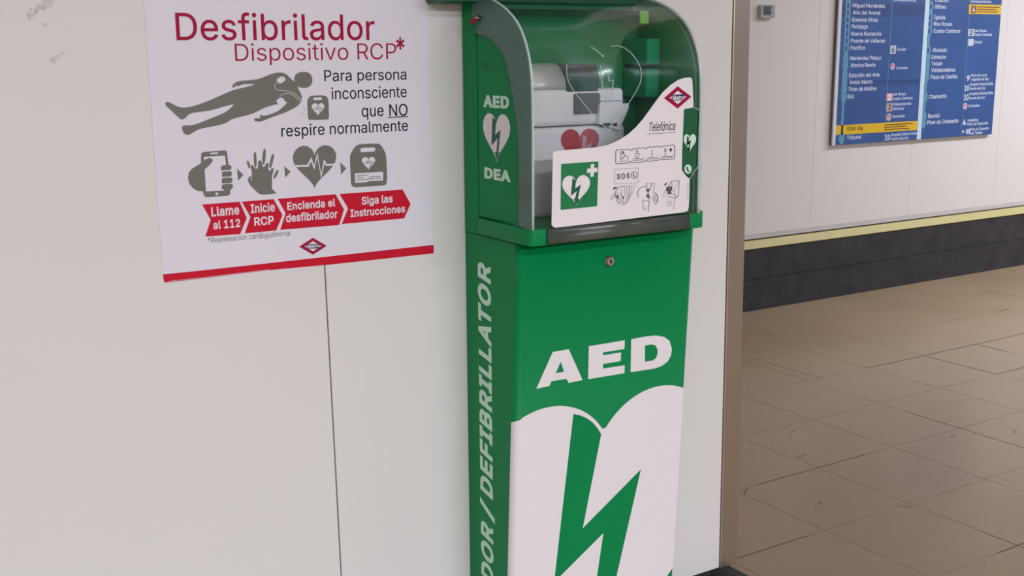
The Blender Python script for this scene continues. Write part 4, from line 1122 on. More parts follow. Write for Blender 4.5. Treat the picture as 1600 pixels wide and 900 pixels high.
# back plate and the box behind the clear cover
BT = 1.640
BXR = 1.331
s = MB()
s.box(XL - .0015, BXR + .006, 1.662, NEAR_Y - .0012, STAND_TOP + .0005, BT, M_GREEN)
bevel(s.build('back_plate', cab, recalc=True), .003)
s = MB()
hz = on_x(718, 8, XL).z
s.prism([(on_y(681, 7.5, NEAR_Y - .03).x, hz + .002), (on_y(675.5, -1, NEAR_Y - .03).x, hz + .012), (on_y(675.5, -1, NEAR_Y - .03).x, 1.68), (BXR - .002, 1.68), (BXR - .002, hz + .02), (BXR - .01, hz + .002)], 'y', NEAR_Y - .062, NEAR_Y - .0462, M_GREEN_D)
s.prism([(on_y(681, 7.5, NEAR_Y - .03).x, hz + .0005), (on_y(675.5, -1, NEAR_Y - .03).x, hz + .012), (on_y(675.5, -1, NEAR_Y - .03).x, 1.68), (XL - .002, 1.68), (XL - .002, hz + .0005)], 'y', NEAR_Y - .050, NEAR_Y - .0012, M_GREEN_D)
bevel(s.build('top_flange', cab, label='dark green flange above the cover', recalc=True), .002)

# side walls of the box follow the lower edge of the clear cover's flange
inner_px = [(746.6, 51), (757, 54), (766.6, 57.7), (775, 63), (782, 71), (788, 78), (793, 86.6), (797, 98), (801, 115), (806.5, 146.5), (811, 173), (815.4, 204), (816.5, 249), (816.5, 300), (816, 352)]
inner = [(on_x(px, py, XL).y, on_x(px, py, XL).z) for px, py in inner_px]
body_prof = [(1.6575, 1.2255)] + [(1.6575, inner[0][1] + .003)] + [(y + .004, z + .003) for y, z in inner[:-1]] + [(inner[-1][0] + .004, 1.2255)]
bodyo = empty('enclosure', (0, 0, 0), '', '')
del bodyo['label'], bodyo['category']
bodyo.parent = cab
bpy.context.view_layer.update()
bodyo.location = (0, 0, 0)
s = MB()
s.prism(body_prof, 'x', XL - .0005, XL + .003, M_GREEN)
wl = s.build('side_wall', bodyo, recalc=True)
s = MB()
s.prism([(1.6575, 1.2255)] + [(y + .004, max(1.2255, z - .004)) for y, z in reversed(COVER)], 'x', BXR - .004, BXR - .0005, M_GREEN)
s.build('side_wall', bodyo, recalc=True)
s = MB()
s.box(XL + .0035, BXR - .0045, 1.6545, 1.6615, 1.2255, 1.575, M_GREEN_IN)
s.build('back_lining', bodyo)
s = MB()
s.box(XL + .0035, BXR - .0045, 1.604, 1.654, 1.562, 1.5655, M_GREEN_D)
s.build('top_lining', bodyo)

# ledge below the cover
s = MB()
lx0, lx1, ly, lr = .9925, 1.360, 1.4930, .022
plan = [(1.002, 1.6612), (1.002, 1.6530), (lx0, 1.6530)]
for i in range(7):
    a = math.radians(180 + 90 * i / 6)
    plan.append((lx0 + lr * .5 + lr * .5 * math.cos(a), ly + lr * .5 + lr * .5 * math.sin(a)))
for i in range(7):
    a = math.radians(270 + 90 * i / 6)
    plan.append((lx1 - lr + lr * math.cos(a), ly + lr + lr * math.sin(a)))
plan.append((lx1, 1.6610))
s.prism(plan, 'z', 1.1965, 1.2232, M_GREEN, True)
bevel(s.build('ledge', cab, label='green ledge carrying the cover', recalc=True), .0022, 2)
M_RAIL = mat('smoky_rail_plastic', (.06, .072, .058), .22, spec=.6, noise=.1, scale=25)
s = MB()
rx0, rx1 = on_y(855, 379, 1.4905).x, on_y(1077, 352, 1.4905).x
prof = [(1.4935, 1.1985), (1.4890, 1.1975), (1.4865, 1.2000), (1.4878, 1.2085), (1.4893, 1.2150), (1.4893, 1.2225), (1.4935, 1.2235)]
s.prism(prof, 'x', rx0, rx1, M_RAIL, True)
s.build('bottom_rail', cab, label='grey translucent rail along the front of the ledge', recalc=True)

# clear curved cover
M_COVER = clear_mat('clear_cover_plastic', (.97, .985, .98), .20, .16, .004, (.35, .42, .42))
M_FLANGE = clear_mat('smoky_flange_plastic', (.42, .60, .50), .8, .25, .60, (.125, .225, .18))
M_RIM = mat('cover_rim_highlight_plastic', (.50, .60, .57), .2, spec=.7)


def profile(n=4):
    out = []
    for (y0, z0), (y1, z1) in zip(COVER, COVER[1:]):
        for i in range(n):
            t = i / n
            out.append((y0 + (y1 - y0) * t, z0 + (z1 - z0) * t))
    return out + [COVER[-1]]


pro = profile(3)
for _ in range(2):       # relax the joints of the outline
    pro = [pro[0]] + [((a[0] + 2 * b_[0] + c_[0]) / 4, (a[1] + 2 * b_[1] + c_[1]) / 4) for a, b_, c_ in zip(pro, pro[1:], pro[2:])] + [pro[-1]]
s = MB()
kk = s.mi(M_COVER)
m_ = len(pro)
for x in (CXL + .003, CXR - .003):
    s.v += [Vector((x, y, z)) for y, z in pro]
for i in range(m_ - 1):
    s.f.append([i, m_ + i, m_ + i + 1, i + 1]); s.fm.append(kk); s.sm.append(True)
cover = s.build('clear_cover', cab, label='curved clear plastic cover')
sol = cover.modifiers.new('thickness', 'SOLIDIFY')
sol.thickness = .0022
sol.offset = 1
# side flanges of the cover
wavy = []
for i, (y, z) in enumerate(inner):
    wavy.append((y, z))
scal = []
for i in range(len(wavy) - 1):
    (y0, z0), (y1, z1) = wavy[i], wavy[i + 1]
    for j in range(6):
        t = j / 6
        y, z = y0 + (y1 - y0) * t, z0 + (z1 - z0) * t
        if 1.375 < z < 1.475:
            ph = (1.475 - z) / .100 * 4
            y += .0068 * abs(math.sin(ph * math.pi)) - .003
        scal.append((y, z))
scal.append(wavy[-1])
for x0, x1, nm in ((CXL - .0045, CXL - .0012, 'cover_flange'), (CXR + .0005, CXR + .003, 'cover_flange')):
    s = MB()
    top = [p for p in pro]
    outline = top + [(1.662, 1.545), (1.652, 1.541), (1.652, 1.528)] + scal
    s.prism(outline, 'x', x0, x1, M_FLANGE)
    s.build(nm, cover, recalc=True, label='smoky translucent side flange of the cover')
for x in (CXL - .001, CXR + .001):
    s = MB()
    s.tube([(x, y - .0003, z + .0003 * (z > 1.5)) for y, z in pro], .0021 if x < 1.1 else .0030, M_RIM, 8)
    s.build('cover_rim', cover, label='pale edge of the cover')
# pivot screw with a red seal
pv = on_x(749, 28, CXL - .0045)
s = MB()
s.disc(pv, (-1, 0, 0), .0042, .005, M_STEEL_D, 16, .003)
s.disc(pv - Vector((.005, 0, 0)), (-1, 0, 0), .002, .001, M_STEEL, 10)
pvo = s.build('pivot_screw', cover)
s = MB()
s.tube([pv + Vector((-.006, .004, -.002)), pv + Vector((-.007, .009, -.005)), pv + Vector((-.007, .0125, -.009))], .0026, M_RED, 8)
s.build('security_seal', pvo, label='small red plastic seal')
s = MB()
s.tube([pv + Vector((-.003, .002, -.004)), pv + Vector((-.003, .003, -.012)), pv + Vector((-.003, .002, -.017))], .0011, M_GREEN_D, 6)
s.build('seal_wire', pvo)

# heart and bolt outline moulded in the cover
GB = .0022
CH = dict(ox=860, oy=60, s=.18889)
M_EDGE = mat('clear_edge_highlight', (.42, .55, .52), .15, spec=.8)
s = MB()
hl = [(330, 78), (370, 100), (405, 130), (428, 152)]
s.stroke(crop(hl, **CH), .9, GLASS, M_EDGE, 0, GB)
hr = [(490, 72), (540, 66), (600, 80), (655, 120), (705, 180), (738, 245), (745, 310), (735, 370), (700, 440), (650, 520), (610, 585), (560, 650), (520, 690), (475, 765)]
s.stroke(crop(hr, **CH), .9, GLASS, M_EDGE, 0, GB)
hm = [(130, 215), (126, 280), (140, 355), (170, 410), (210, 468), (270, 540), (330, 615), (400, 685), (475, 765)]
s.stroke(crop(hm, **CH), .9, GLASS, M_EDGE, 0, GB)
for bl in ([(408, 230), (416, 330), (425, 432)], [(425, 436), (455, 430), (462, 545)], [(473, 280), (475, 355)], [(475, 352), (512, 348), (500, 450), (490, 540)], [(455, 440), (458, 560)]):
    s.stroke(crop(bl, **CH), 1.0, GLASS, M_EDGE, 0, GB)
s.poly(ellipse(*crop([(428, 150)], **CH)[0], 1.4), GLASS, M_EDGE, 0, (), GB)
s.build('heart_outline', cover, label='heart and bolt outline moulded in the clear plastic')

# instruction label on the cover
lab_px = [(862, 353.5), (860.3, 351), (861.2, 300), (862.5, 239.5), (864, 236.8), (868, 235.6), (905, 232.3), (930, 230), (948, 226.5), (965, 219), (980, 209.5), (992, 198.5), (1003, 186), (1014, 171), (1024, 157), (1034, 144), (1046, 133),
          (1058, 125), (1068, 121.8), (1076, 121), (1079, 122.5), (1080.3, 127), (1082, 166), (1080, 168.5), (1069, 170.3), (1066.8, 174), (1065, 220), (1063.8, 262), (1065, 267), (1069, 273), (1073.5, 277.5), (1076, 280),
          (1075.6, 300), (1074.5, 325), (1072.6, 329.4), (1068, 331.2), (1000, 339.5), (930, 348), (880, 354), (866, 355.5)]
s = MB()
s.poly([(x, y) for x, y in lab_px], GLASS, M_WHITE, 0, (), GB, .0005)
label = s.build('instruction_label', cab, label='white instruction label stuck on the cover')
LB = dict(surf=GLASS, base=GB + .0005)
# green emergency square
C5 = dict(ox=820, oy=200, s=.26667)
s = MB()
s.poly(crop([(207, 210), (425, 195), (417, 457), (203, 479)], **C5), m=M_SIGN_GREEN, **LB)
s.poly(box_map(heart_unit(), *crop([(212, 280)], **C5)[0], *crop([(375, 457)], **C5)[0], -.05), m=M_WHITE, lvl=1, **LB)
s.poly(crop([(272, 291), (292, 308), (287, 354), (320, 330), (303, 413), (311, 416), (291, 448), (279, 412), (287, 412), (297, 368), (262, 395)], **C5), m=M_BOLT_D, lvl=2, **LB)
s.poly(crop([(379, 211), (399, 209), (398, 233), (418, 231), (417, 257), (397, 259), (396, 283), (376, 285), (377, 261), (357, 263), (358, 238), (378, 235)], **C5), m=M_WHITE, lvl=1, **LB)
s.build('emergency_sign', label, label='green square sign with a white heart and cross')
metro_logo('diamond_logo', label, 1057, 152.2, 21.3, 17.4, GLASS, GB + .0005, 0, -.055)
s = MB()
s.text('Telefónica', (1013, 205), (1053.5, 201), (1013, 191.5), GLASS, M_INK, 0, GB + .0005, shear=.3, bold=0.0, level=True)
s.stroke([(1009.5, 209.3), (1030, 208.2), (1054.5, 206)], .7, m=M_LINE, **LB)
s.build('sponsor_lettering', label)

# four little chain pictograms in a notched frame
C9 = dict(ox=950, oy=220, s=.13333)
s = MB()
frame = [(90, 104), (235, 98), (258, 112), (285, 92), (410, 80), (432, 95), (455, 74), (590, 64), (608, 78), (628, 60), (755, 48), (770, 60), (766, 195), (752, 210), (625, 222), (600, 208), (580, 226), (455, 240), (430, 224), (410, 243),
         (270, 255), (248, 240), (230, 258), (90, 268), (76, 255), (78, 120)]
s.stroke(crop(frame, **C9), .95, m=M_LINE, closed=True, **LB)
for ln in ([(125, 130), (160, 120), (172, 140), (140, 155), (125, 130)], [(140, 155), (138, 205), (170, 210), (172, 180), (218, 180), (222, 235), (135, 240), (135, 205)], [(150, 150), (185, 155), (186, 180)],
           [(315, 120), (330, 108), (342, 125), (330, 140), (315, 120)], [(308, 150), (355, 145), (345, 190), (320, 210), (308, 150)], [(275, 212), (330, 205), (395, 215), (412, 195)], [(275, 228), (390, 222)],
           [(498, 110), (508, 110), (500, 180), (490, 200)], [(445, 205), (490, 190), (560, 205), (582, 185)], [(445, 215), (560, 208)],
           [(650, 90), (665, 88), (668, 120), (652, 125), (650, 90)], [(658, 125), (660, 180)], [(620, 190), (660, 178), (730, 185), (748, 165)], [(620, 200), (740, 190)]):
    s.stroke(crop(ln, **C9), .65, m=M_LINE, **LB)
s.poly(crop([(160, 122), (176, 128), (170, 146), (150, 150)], **C9), m=M_LINE, lvl=1, **LB)
s.poly(crop([(714, 84), (727, 83), (726, 97), (738, 98), (737, 108), (726, 109), (724, 126), (714, 126), (714, 109), (704, 109), (705, 99), (715, 98)], **C9), m=M_INK, lvl=1, **LB)
s.build('rescue_chain_pictograms', label)
# speech box
s = MB()
sos = [(68, 332), (343, 316), (338, 488), (303, 490), (283, 590), (232, 680), (232, 660), (262, 590), (270, 492), (65, 505)]
s.stroke(crop(sos, **C9), .6, m=M_LINE_L, closed=True, **LB)
s.text('SOS', crop([(90, 447)], **C9)[0], crop([(242, 437)], **C9)[0], crop([(90, 386)], **C9)[0], GLASS, M_LINE, 0, GB + .0005, bold=.03, space=1.25)
cx, cy = crop([(294, 400)], **C9)[0]
s.stroke(ellipse(cx, cy, 4.5, 5.4), .8, m=M_LINE, closed=True, **LB)
s.stroke([(cx - .8, cy - 3), (cx - 1.3, cy), (cx - .2, cy + 2.2), (cx + 1.6, cy + 3)], 1.3, m=M_LINE, **LB)
s.build('call_box_lettering', label)
# three opening drawings
s = MB()
sets = [
    [[(70, 560), (110, 540), (240, 525), (235, 600), (215, 715), (175, 745), (105, 720)], [(110, 545), (70, 600), (75, 650), (105, 720)], [(150, 560), (130, 660), (175, 745)], [(185, 550), (180, 640)], [(210, 540), (200, 700)],
     [(20, 690), (75, 635), (105, 650), (120, 690)], [(15, 660), (60, 620)], [(90, 640), (110, 690)], [(100, 750), (130, 700), (215, 715)], [(60, 620), (95, 605), (110, 640)], [(130, 600), (165, 655)]],
    [[(340, 660), (335, 590), (370, 545), (430, 530)], [(440, 496), (530, 494), (520, 620)], [(440, 496), (445, 570), (475, 575), (500, 500)], [(455, 575), (460, 640), (490, 680)], [(385, 715), (400, 695), (470, 705), (455, 830)], [(395, 700), (395, 800), (430, 805)],
     [(430, 640), (470, 690)], [(410, 750), (425, 800)], [(500, 500), (530, 494)]],
    [[(650, 590), (690, 540), (735, 470), (820, 465), (815, 640), (790, 665)], [(735, 470), (740, 570), (760, 600)], [(820, 470), (775, 540), (765, 640)], [(620, 630), (660, 600), (690, 620)], [(625, 655), (670, 640)], [(690, 650), (770, 670), (790, 660), (775, 630), (720, 620)],
     [(685, 680), (680, 760), (725, 765)], [(770, 675), (755, 805)], [(700, 700), (720, 750), (735, 700)]]]
for st_ in sets:
    for ln in st_:
        s.stroke(crop(ln, **C9), .7, m=M_LINE_L if len(ln) < 4 else M_LINE, **LB)
for dk in ([(45, 560), (60, 540), (85, 535), (75, 555), (55, 575)], [(645, 515), (665, 490), (680, 490), (670, 510), (655, 525)], [(430, 565), (480, 560), (455, 610)], [(670, 540), (730, 530), (735, 580), (700, 585), (690, 605), (670, 580)], [(440, 625), (465, 620), (475, 670), (445, 660)],
           [(85, 640), (108, 632), (106, 672), (90, 668)], [(150, 640), (175, 655), (165, 690)], [(685, 590), (720, 580), (730, 615), (690, 625)]):
    s.poly(crop(dk, **C9), m=M_LINE, lvl=1, **LB)
for r in (30, 55, 80):
    cx_, cy_ = 490, 680
    s.stroke(crop([(cx_ + r * math.cos(math.radians(a)), cy_ + r * 1.0 * math.sin(math.radians(a)) - 6) for a in range(-55, 56, 11)], **C9), 1.2 if r > 70 else .7, m=M_LINE, lvl=0, **LB)
s.stroke(crop([(925, 480), (920, 680)], **C9), .5, m=M_LINE_L, **LB)
s.build('opening_steps_drawing', label)

# green pull tab at the right of the label
CT = dict(ox=1040, oy=160, s=.15556)
M_TAB = mat('green_tab', (.006, .105, .042), .3, spec=.5)
s = MB()
tab = [(172, 75), (190, 62), (300, 66), (312, 80), (300, 300), (296, 640), (262, 690), (235, 740), (210, 735), (175, 700), (153, 680), (155, 500), (165, 300)]
s.poly(crop(tab, **CT), GLASS, M_TAB, 1, (), GB)
tabo = s.build('pull_tab', cab, label='dark green pull tab beside the label')
s = MB()
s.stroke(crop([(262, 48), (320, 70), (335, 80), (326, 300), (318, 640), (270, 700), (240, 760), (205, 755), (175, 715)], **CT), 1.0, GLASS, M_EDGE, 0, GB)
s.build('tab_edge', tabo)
s = MB()
s.poly(box_map(heart_unit(), *crop([(168, 318)], **CT)[0], *crop([(293, 495)], **CT)[0], -.02), GLASS, M_MINT, 2, (), GB)
x0, y0 = crop([(163, 322)], **CT)[0]; x1, y1 = crop([(293, 492)], **CT)[0]
s.poly(box_map(BOLT, x0 - .6, y0, x1 - 1.8, y1), GLASS, M_INK, 3, (), GB)
s.build('tab_heart', tabo, label='pale heart with a dark bolt')
s = MB()
cx, cy = crop([(212, 668)], **CT)[0]
s.poly(ellipse(cx, cy, 5.6, 7.2), GLASS, M_MINT, 2, (), GB)
s.stroke([(cx - 1, cy - 3.5), (cx - 1.5, cy), (cx - .2, cy + 2.6), (cx + 2, cy + 3.6)], 1.7, GLASS, M_INK, 3, GB)
s.build('tab_phone_symbol', tabo)

# lettering and heart on the green side wall
SW = StandSide(XL - .0005)
CS = dict(ox=740, oy=140, s=.17794)
s = MB()


def side_text(mb, body, px0, px1, top, m, bold, lvl=0):
    a, b2, t2 = (Vector(SW.to2(p)) for p in (px0, px1, top))
    U = Vector((b2.x - a.x, 0))
    V = Vector((0, t2.y - a.y))
    mb.text2(body, a, U, V, SW, m, lvl, bold=bold)


side_text(s, 'AED', *crop([(86, 145), (312, 156), (88, 47)], **CS), M_MINT, .045)
s.build('side_lettering', wl, label='pale capital lettering above the heart')
s = MB()
side_text(s, 'DEA', *crop([(97, 770), (326, 806), (97, 680)], **CS), M_MINT, .045)
s.build('side_lettering', wl, label='pale capital lettering below the heart')
s = MB()
hb = [SW.to2(p) for p in crop([(85, 420), (322, 440), (203, 210), (203, 636)], **CS)]
y_l, y_r, zt, zb2 = hb[0][0], hb[1][0], hb[2][1], hb[3][1]
ym = (y_l + y_r) / 2
hu = heart_unit(48)
s.poly2([(y_l + (u + .5) * (y_r - y_l), zb2 + v * (zt - zb2)) for u, v in hu], SW, M_WHITE, 0)
s.poly(crop([(169, 243), (199, 270), (190, 400), (238, 355), (219, 552), (230, 548), (203, 618), (189, 548), (203, 553), (215, 425), (160, 490)], **CS), SW, M_BOLT_D, 1)
s.build('side_heart', wl, label='white heart with a dark green bolt')
s = MB()
M_MARK = mat('faded_marker', (.003, .10, .035), .6)
for ln in ([(371, 500), (350, 462), (320, 470), (308, 520), (330, 560), (365, 545)], [(371, 465), (360, 660)], [(400, 480), (412, 660)], [(460, 465), (462, 660)], [(540, 470), (540, 630)], [(500, 520), (600, 510)], [(640, 430), (690, 430), (688, 560)]):
    s.stroke(crop(ln, 730, 60, .0778), .9, SW, M_MARK, 0, th=.0002)
s.build('marker_scribble', wl, label='faint dark marker writing')

# fittings seen through the cover; the lower block stands in for a side-wall reflection
M_FIT = mat('green_fitting_and_reflection', (.003, .26, .12), .6, spec=.1)
for px0, px1, z0_, z1_ in (((1042, 60), (1080, 100), 0, 0), ((1054, 106), (1088, 150), 0, 0)):
    a, c = on_y(*px0, 1.60), on_y(*px1, 1.60)
    s = MB()
    x_r = min(c.x, BXR - .006)
    s.box(min(a.x, x_r - .03), x_r, 1.585, 1.652, c.z, a.z, M_FIT)
    bevel(s.build('block_and_reflection', cab, label='green block inside the cover at the right, lower one shaped as a reflection'), .004)
a, c = on_y(1000, 23, 1.6), on_y(1012.5, 37, 1.6)
s = MB()
s.box(a.x, c.x, 1.598, 1.602, c.z, 1.5618, mat('lime_plastic', (.20, .62, .05), .4))
bevel(s.build('indicator_tag', cab, label='small lime green tag hanging inside the cover'), .001)

# ------------------------------------------------------------------ defibrillator unit inside the cabinet
dy = 1.590
df = empty('defibrillator', (1.13, dy, 1.2235), 'white defibrillator with a red heart behind the clear cover of the green cabinet', 'defibrillator')
M_CASE = mat('white_case_plastic', (.84, .80, .86), .35, noise=.01)
M_CASE_D = mat('dark_grey_plastic', (.012, .016, .018), .5, spec=.15)
M_SILV = mat('silver_case_band', (.88, .88, .90), .30, metal=.45)
M_RED_S = mat('soft_red_print', (.50, .02, .045), .5)
fx = lambda px, py: on_y(px, py, dy)
cx1 = fx(978, 200).x
cz_seam = fx(880, 198).z
cz_top = fx(850, 141).z
s = MB()
s.box(XL + .006, cx1, dy, 1.652, 1.2236, cz_seam - .001, M_CASE)
bevel(s.build('lower_case', df, recalc=True), .008, 3)
s = MB()
s.box(XL + .006, cx1 - .002, dy + .002, 1.650, cz_seam + .001, cz_top, M_CASE)
bevel(s.build('upper_case', df, recalc=True), .008, 3)
# round silver band on top, at the left
s = MB()
xa, xb = XL + .006, fx(887, 115).x
zb0, zb1 = cz_top, fx(860, 99).z
rr_ = (zb1 - zb0)
pr_ = [(dy + .004, zb0)] + [(dy + .004 + rr_ * .9 * (1 - math.cos(math.radians(a))), zb0 + rr_ * math.sin(math.radians(a))) for a in range(10, 91, 10)] + [(1.650, zb1), (1.650, zb0)]
s.prism(pr_, 'x', xa, xb, M_SILV, True)
s.build('top_band', df, recalc=True, label='silvery rounded top band')
# dark handle block with its opening
s = MB()
a, c = fx(886, 101), fx(937, 145)
s.box(a.x + .0005, c.x, dy + .006, 1.650, c.z - .001, a.z, M_CASE_D)
hd = bevel(s.build('handle_block', df, recalc=True, label='dark block at the top'), .003)
a, c = fx(888, 117), fx(935.5, 144)
s = MB()
s.box(a.x, c.x, dy + .003, dy + .0075, c.z, a.z, mat('teal_window', (.003, .05, .038), .6, spec=.15))
s.build('display_window', hd, label='dark teal window')
s = MB()
a, c = fx(897, 146), fx(936, 177)
s.box(a.x, c.x, dy - .004, dy + .004, c.z, a.z, mat('slate_grey_plastic', (.085, .082, .098), .4))
bevel(s.build('control_panel', df, recalc=True, label='slate grey panel'), .003)
s = MB()
a, c = fx(935, 147), fx(970, 156)
s.prism([(a.x, a.z), (a.x, c.z), (c.x, c.z), (c.x - .006, (a.z + c.z) / 2 + .001), (c.x - .016, a.z)], 'y', dy - .006, dy + .004, M_CASE)
s.build('latch', df, recalc=True)
a, c = fx(932, 163), fx(977, 191)
s = MB()
s.prism([(a.x, a.z), (a.x - .001, c.z), (c.x - .02, c.z - .012), (c.x, a.z - .008), (c.x, a.z)], 'y', dy - .009, dy + .004, M_CASE)
lat = s.build('front_clip', df, recalc=True, label='white tapered clip')
s = MB()
for u0, u1 in ((936, 948), (950, 959)):
    a, c = fx(u0, 192), fx(u1, 196.5)
    s.box(a.x, c.x, dy - .0095, dy - .002, c.z, a.z, M_CASE_D)
s.build('clip_slot', lat)
s = MB()
pl = WallPlane(dy)
s.poly(box_map(heart_unit(), 876, 202, 936, 262, -.03), pl, M_RED_S, 0)
s.poly(box_map(BOLT, 893, 204, 941, 262), pl, mat('pink_bolt_print', (.60, .30, .33), .5), 1)
s.build('red_heart', df, label='red heart with a pale bolt')

# ------------------------------------------------------------------ line board on the far wall
BY = FAR_Y - .026
BRD = WallPlane(BY)
brd = empty('line_board', (6.13, FAR_Y, 1.35), 'blue metro line board listing stations in two columns on the far wall', 'information board')
M_BLUE = mat('board_blue', (.034, .086, .27), .33, spec=.5, noise=.10, scale=3.5)
M_BLUE_D = mat('board_blue_dark', (.027, .062, .205), .33, noise=.08, scale=6)
M_BTXT = mat('board_white_ink', (.66, .68, .80), .5)
M_CYAN = mat('line_light_blue', (.10, .27, .40), .45)
M_PALE = mat('pale_divider', (.52, .66, .78), .4)
M_BYEL = mat('board_yellow', (.66, .42, .012), .45, noise=.04)
M_BFRM = mat('pale_board_frame', (.62, .62, .66), .4)
M_BSIDE = mat('grey_board_side', (.17, .155, .15), .5)
M_BROWN = mat('dark_brown_ink', (.16, .03, .01), .5)
M_BADGE = mat('badge_grey', (.50, .52, .60), .5)
M_PINK = mat('badge_pale_red', (.62, .30, .33), .5)
M_BORNG = mat('badge_tan', (.45, .38, .34), .5)
M_CERC = mat('train_logo_red', (.55, .03, .08), .5)
bl, br = 5.312, 6.815
bl = BRD.to2((1306, 110))[0]; br = BRD.to2((1557.5, 105))[0]
bz0 = BRD.to2((1304, 227))[1]
bz1 = 2.02
s = MB()
s.box(bl, br, BY + .004, FAR_Y - .0005, bz0, bz1, M_BSIDE)
s.build('board_case', brd, label='grey edge of the board')
s = MB()
s.box(bl, br, BY, BY + .0038, bz0, bz1, M_BLUE)
s.build('blue_face', brd)
s = MB()
s.box(bl - .002, bl + .022, BY - .003, BY + .006, bz0 - .001, bz1, M_BFRM)
s.build('edge_strip', brd, label='pale strip down the left edge')
CB = dict(ox=1280, oy=0, s=.266667)
xm0 = BRD.to2(crop([(590, 700)], **CB)[0])[0]
s = MB()
s.box(xm0 - .021, xm0 + .018, BY - .002, BY + .001, bz0 - .0005, bz1, M_PALE)
s.build('divider_strip', brd, label='pale strip between the two columns')
BK = dict(surf=BRD)


def bx(px, py):
    return BRD.to2((1280 + px * .266667, py * .266667))


# bands, thin rules and the yellow notices
s = MB()
xr1 = bx(400, 500)[0]
for pa in (bx(412, 300)[0], bx(858, 400)[0]):
    s.poly2([(pa - .0018, bz0 + .002), (pa + .0018, bz0 + .002), (pa + .0018, bz1 - .01), (pa - .0018, bz1 - .01)], BRD, M_CYAN, 0)
for z_a, z_b in ((bx(300, 470)[1], bx(300, 500)[1]), (bx(300, 95)[1], bx(300, 20)[1])):
    s.poly2([(bl + .024, z_b), (xm0 - .023, z_b), (xm0 - .023, z_a), (bl + .024, z_a)], BRD, M_BLUE_D, 0, th=.0002)
s.build('ruled_lines', brd)


def notice(name, xa, xb, za, zb, first, lab=None):
    mb = MB()
    mb.poly2([(xa, zb), (xb, zb), (xb, za), (xa, za)], BRD, M_BYEL, 1)
    h = za - zb
    for f, e in ((.25, .94), (.5, .86), (.75, .9)):
        zz_ = za - h * f
        mb.poly2([(xa + (xb - xa) * first, zz_ - .003), (xa + (xb - xa) * e, zz_ - .003), (xa + (xb - xa) * e, zz_ + .003), (xa + (xb - xa) * first, zz_ + .003)], BRD, M_BROWN, 2)
    return mb.build(name, brd)


za, zb = bx(300, 724)[1], bx(300, 779)[1]
notice('yellow_notice', bl + .021, xm0 - .021, za, zb, .58)
za2, zb2_ = bx(960, 27)[1], bx(960, 83)[1]
n2x = bx(877, 55)[0]
notice('yellow_notice', n2x, br - .002, za2, zb2_, .24)

names_l = [('Miguel Hernández', 196, 42, 385), ('Alto del Arenal', 196, 84, 358), ('Buenos Aires', 193, 126, 343), ('Portazgo', 191, 166, 284), ('Nueva Numancia', 188, 208, 363), ('Puente de Vallecas', 186, 250, 385),
           ('Pacífico', 184, 292, 268), ('Menéndez Pelayo', 182, 352, 363), ('Atocha Renfe', 184, 394, 328), ('Estación del Arte', 175, 453, 354), ('Antón Martín', 177, 494, 311), ('Tirso de Molina', 170, 534, 332),
           ('Sol', 164, 577, 202), ('Tribunal', 162, 818, 247)]
names_r = [('Estación', 680, 10, 757), ('Bilbao', 680, 50, 742), ('Iglesia', 673, 112, 737), ('Ríos Rosas', 671, 151, 777), ('Cuatro Caminos', 669, 192, 826), ('Alvarado', 663, 305, 747), ('Estrecho', 658, 346, 742), ('Tetuán', 657, 384, 720),
           ('Valdeacederas', 656, 422, 797), ('Plaza de Castilla', 652, 463, 806), ('Chamartín', 643, 578, 744), ('Bambú', 637, 692, 704), ('Pinar de Chamartín', 633, 729, 813)]


def names(mb, rows, m, cap, lvl=0, bold=.008):
    for t_, xa, yb3, xb in rows:
        a = Vector(bx(xa, yb3)); b3 = Vector(bx(xb, yb3)); t3 = bx(xa, yb3 - cap)
        mb.text2(t_, a, (b3.x - a.x, 0), (0, t3[1] - a.y), BRD, m, lvl, bold=bold)


for row in names_l + names_r:
    s = MB()
    names(s, [row], M_BTXT, 23)
    s.build('station_name', brd)
s = MB()
names(s, [('Gran Vía', 163, 766, 253)], M_BROWN, 24, 3)
s.build('station_name', brd, label='brown station name on yellow')
conn = [('Circular', 453, 297, 509), ('Cercanías', 452, 406, 517), ('Las Rosas', 430, 560, 508), ('Cuatro Caminos', 430, 586, 546), ('Villaverde Alto', 434, 619, 538), ('Moncloa', 434, 645, 495), ('Cercanías', 428, 690, 500),
        ('Hospital Infanta Sofía', 420, 798, 570), ('Puerta del Sur', 420, 822, 522), ('Correspondencias', 435, 6, 567), ('Correspondencias', 888, 15, 1008), ('Las Rosas', 910, 187, 980), ('Cuatro Caminos', 908, 210, 1012), ('Circular', 905, 254, 955),
        ('Paco de Lucía', 890, 449, 981), ('Arganda del Rey', 890, 473, 993), ('Hospital Infanta Sofía', 882, 502, 1018), ('Puerta del Sur', 880, 527, 973), ('Hospital Infanta Sofía', 880, 557, 1016), ('Puerta del Sur', 878, 583, 970),
        ('Cercanías', 873, 628, 938), ('Argüelles', 868, 713, 930), ('Pinar de Chamartín', 866, 736, 988), ('Pinar de Chamartín', 884, 766, 992), ('Las Tablas', 882, 788, 955), ('ML', 836, 779, 855)]
for row in conn:
    s = MB()
    names(s, [row], M_BTXT, 16, 0, .008)
    s.build('connection_name', brd)


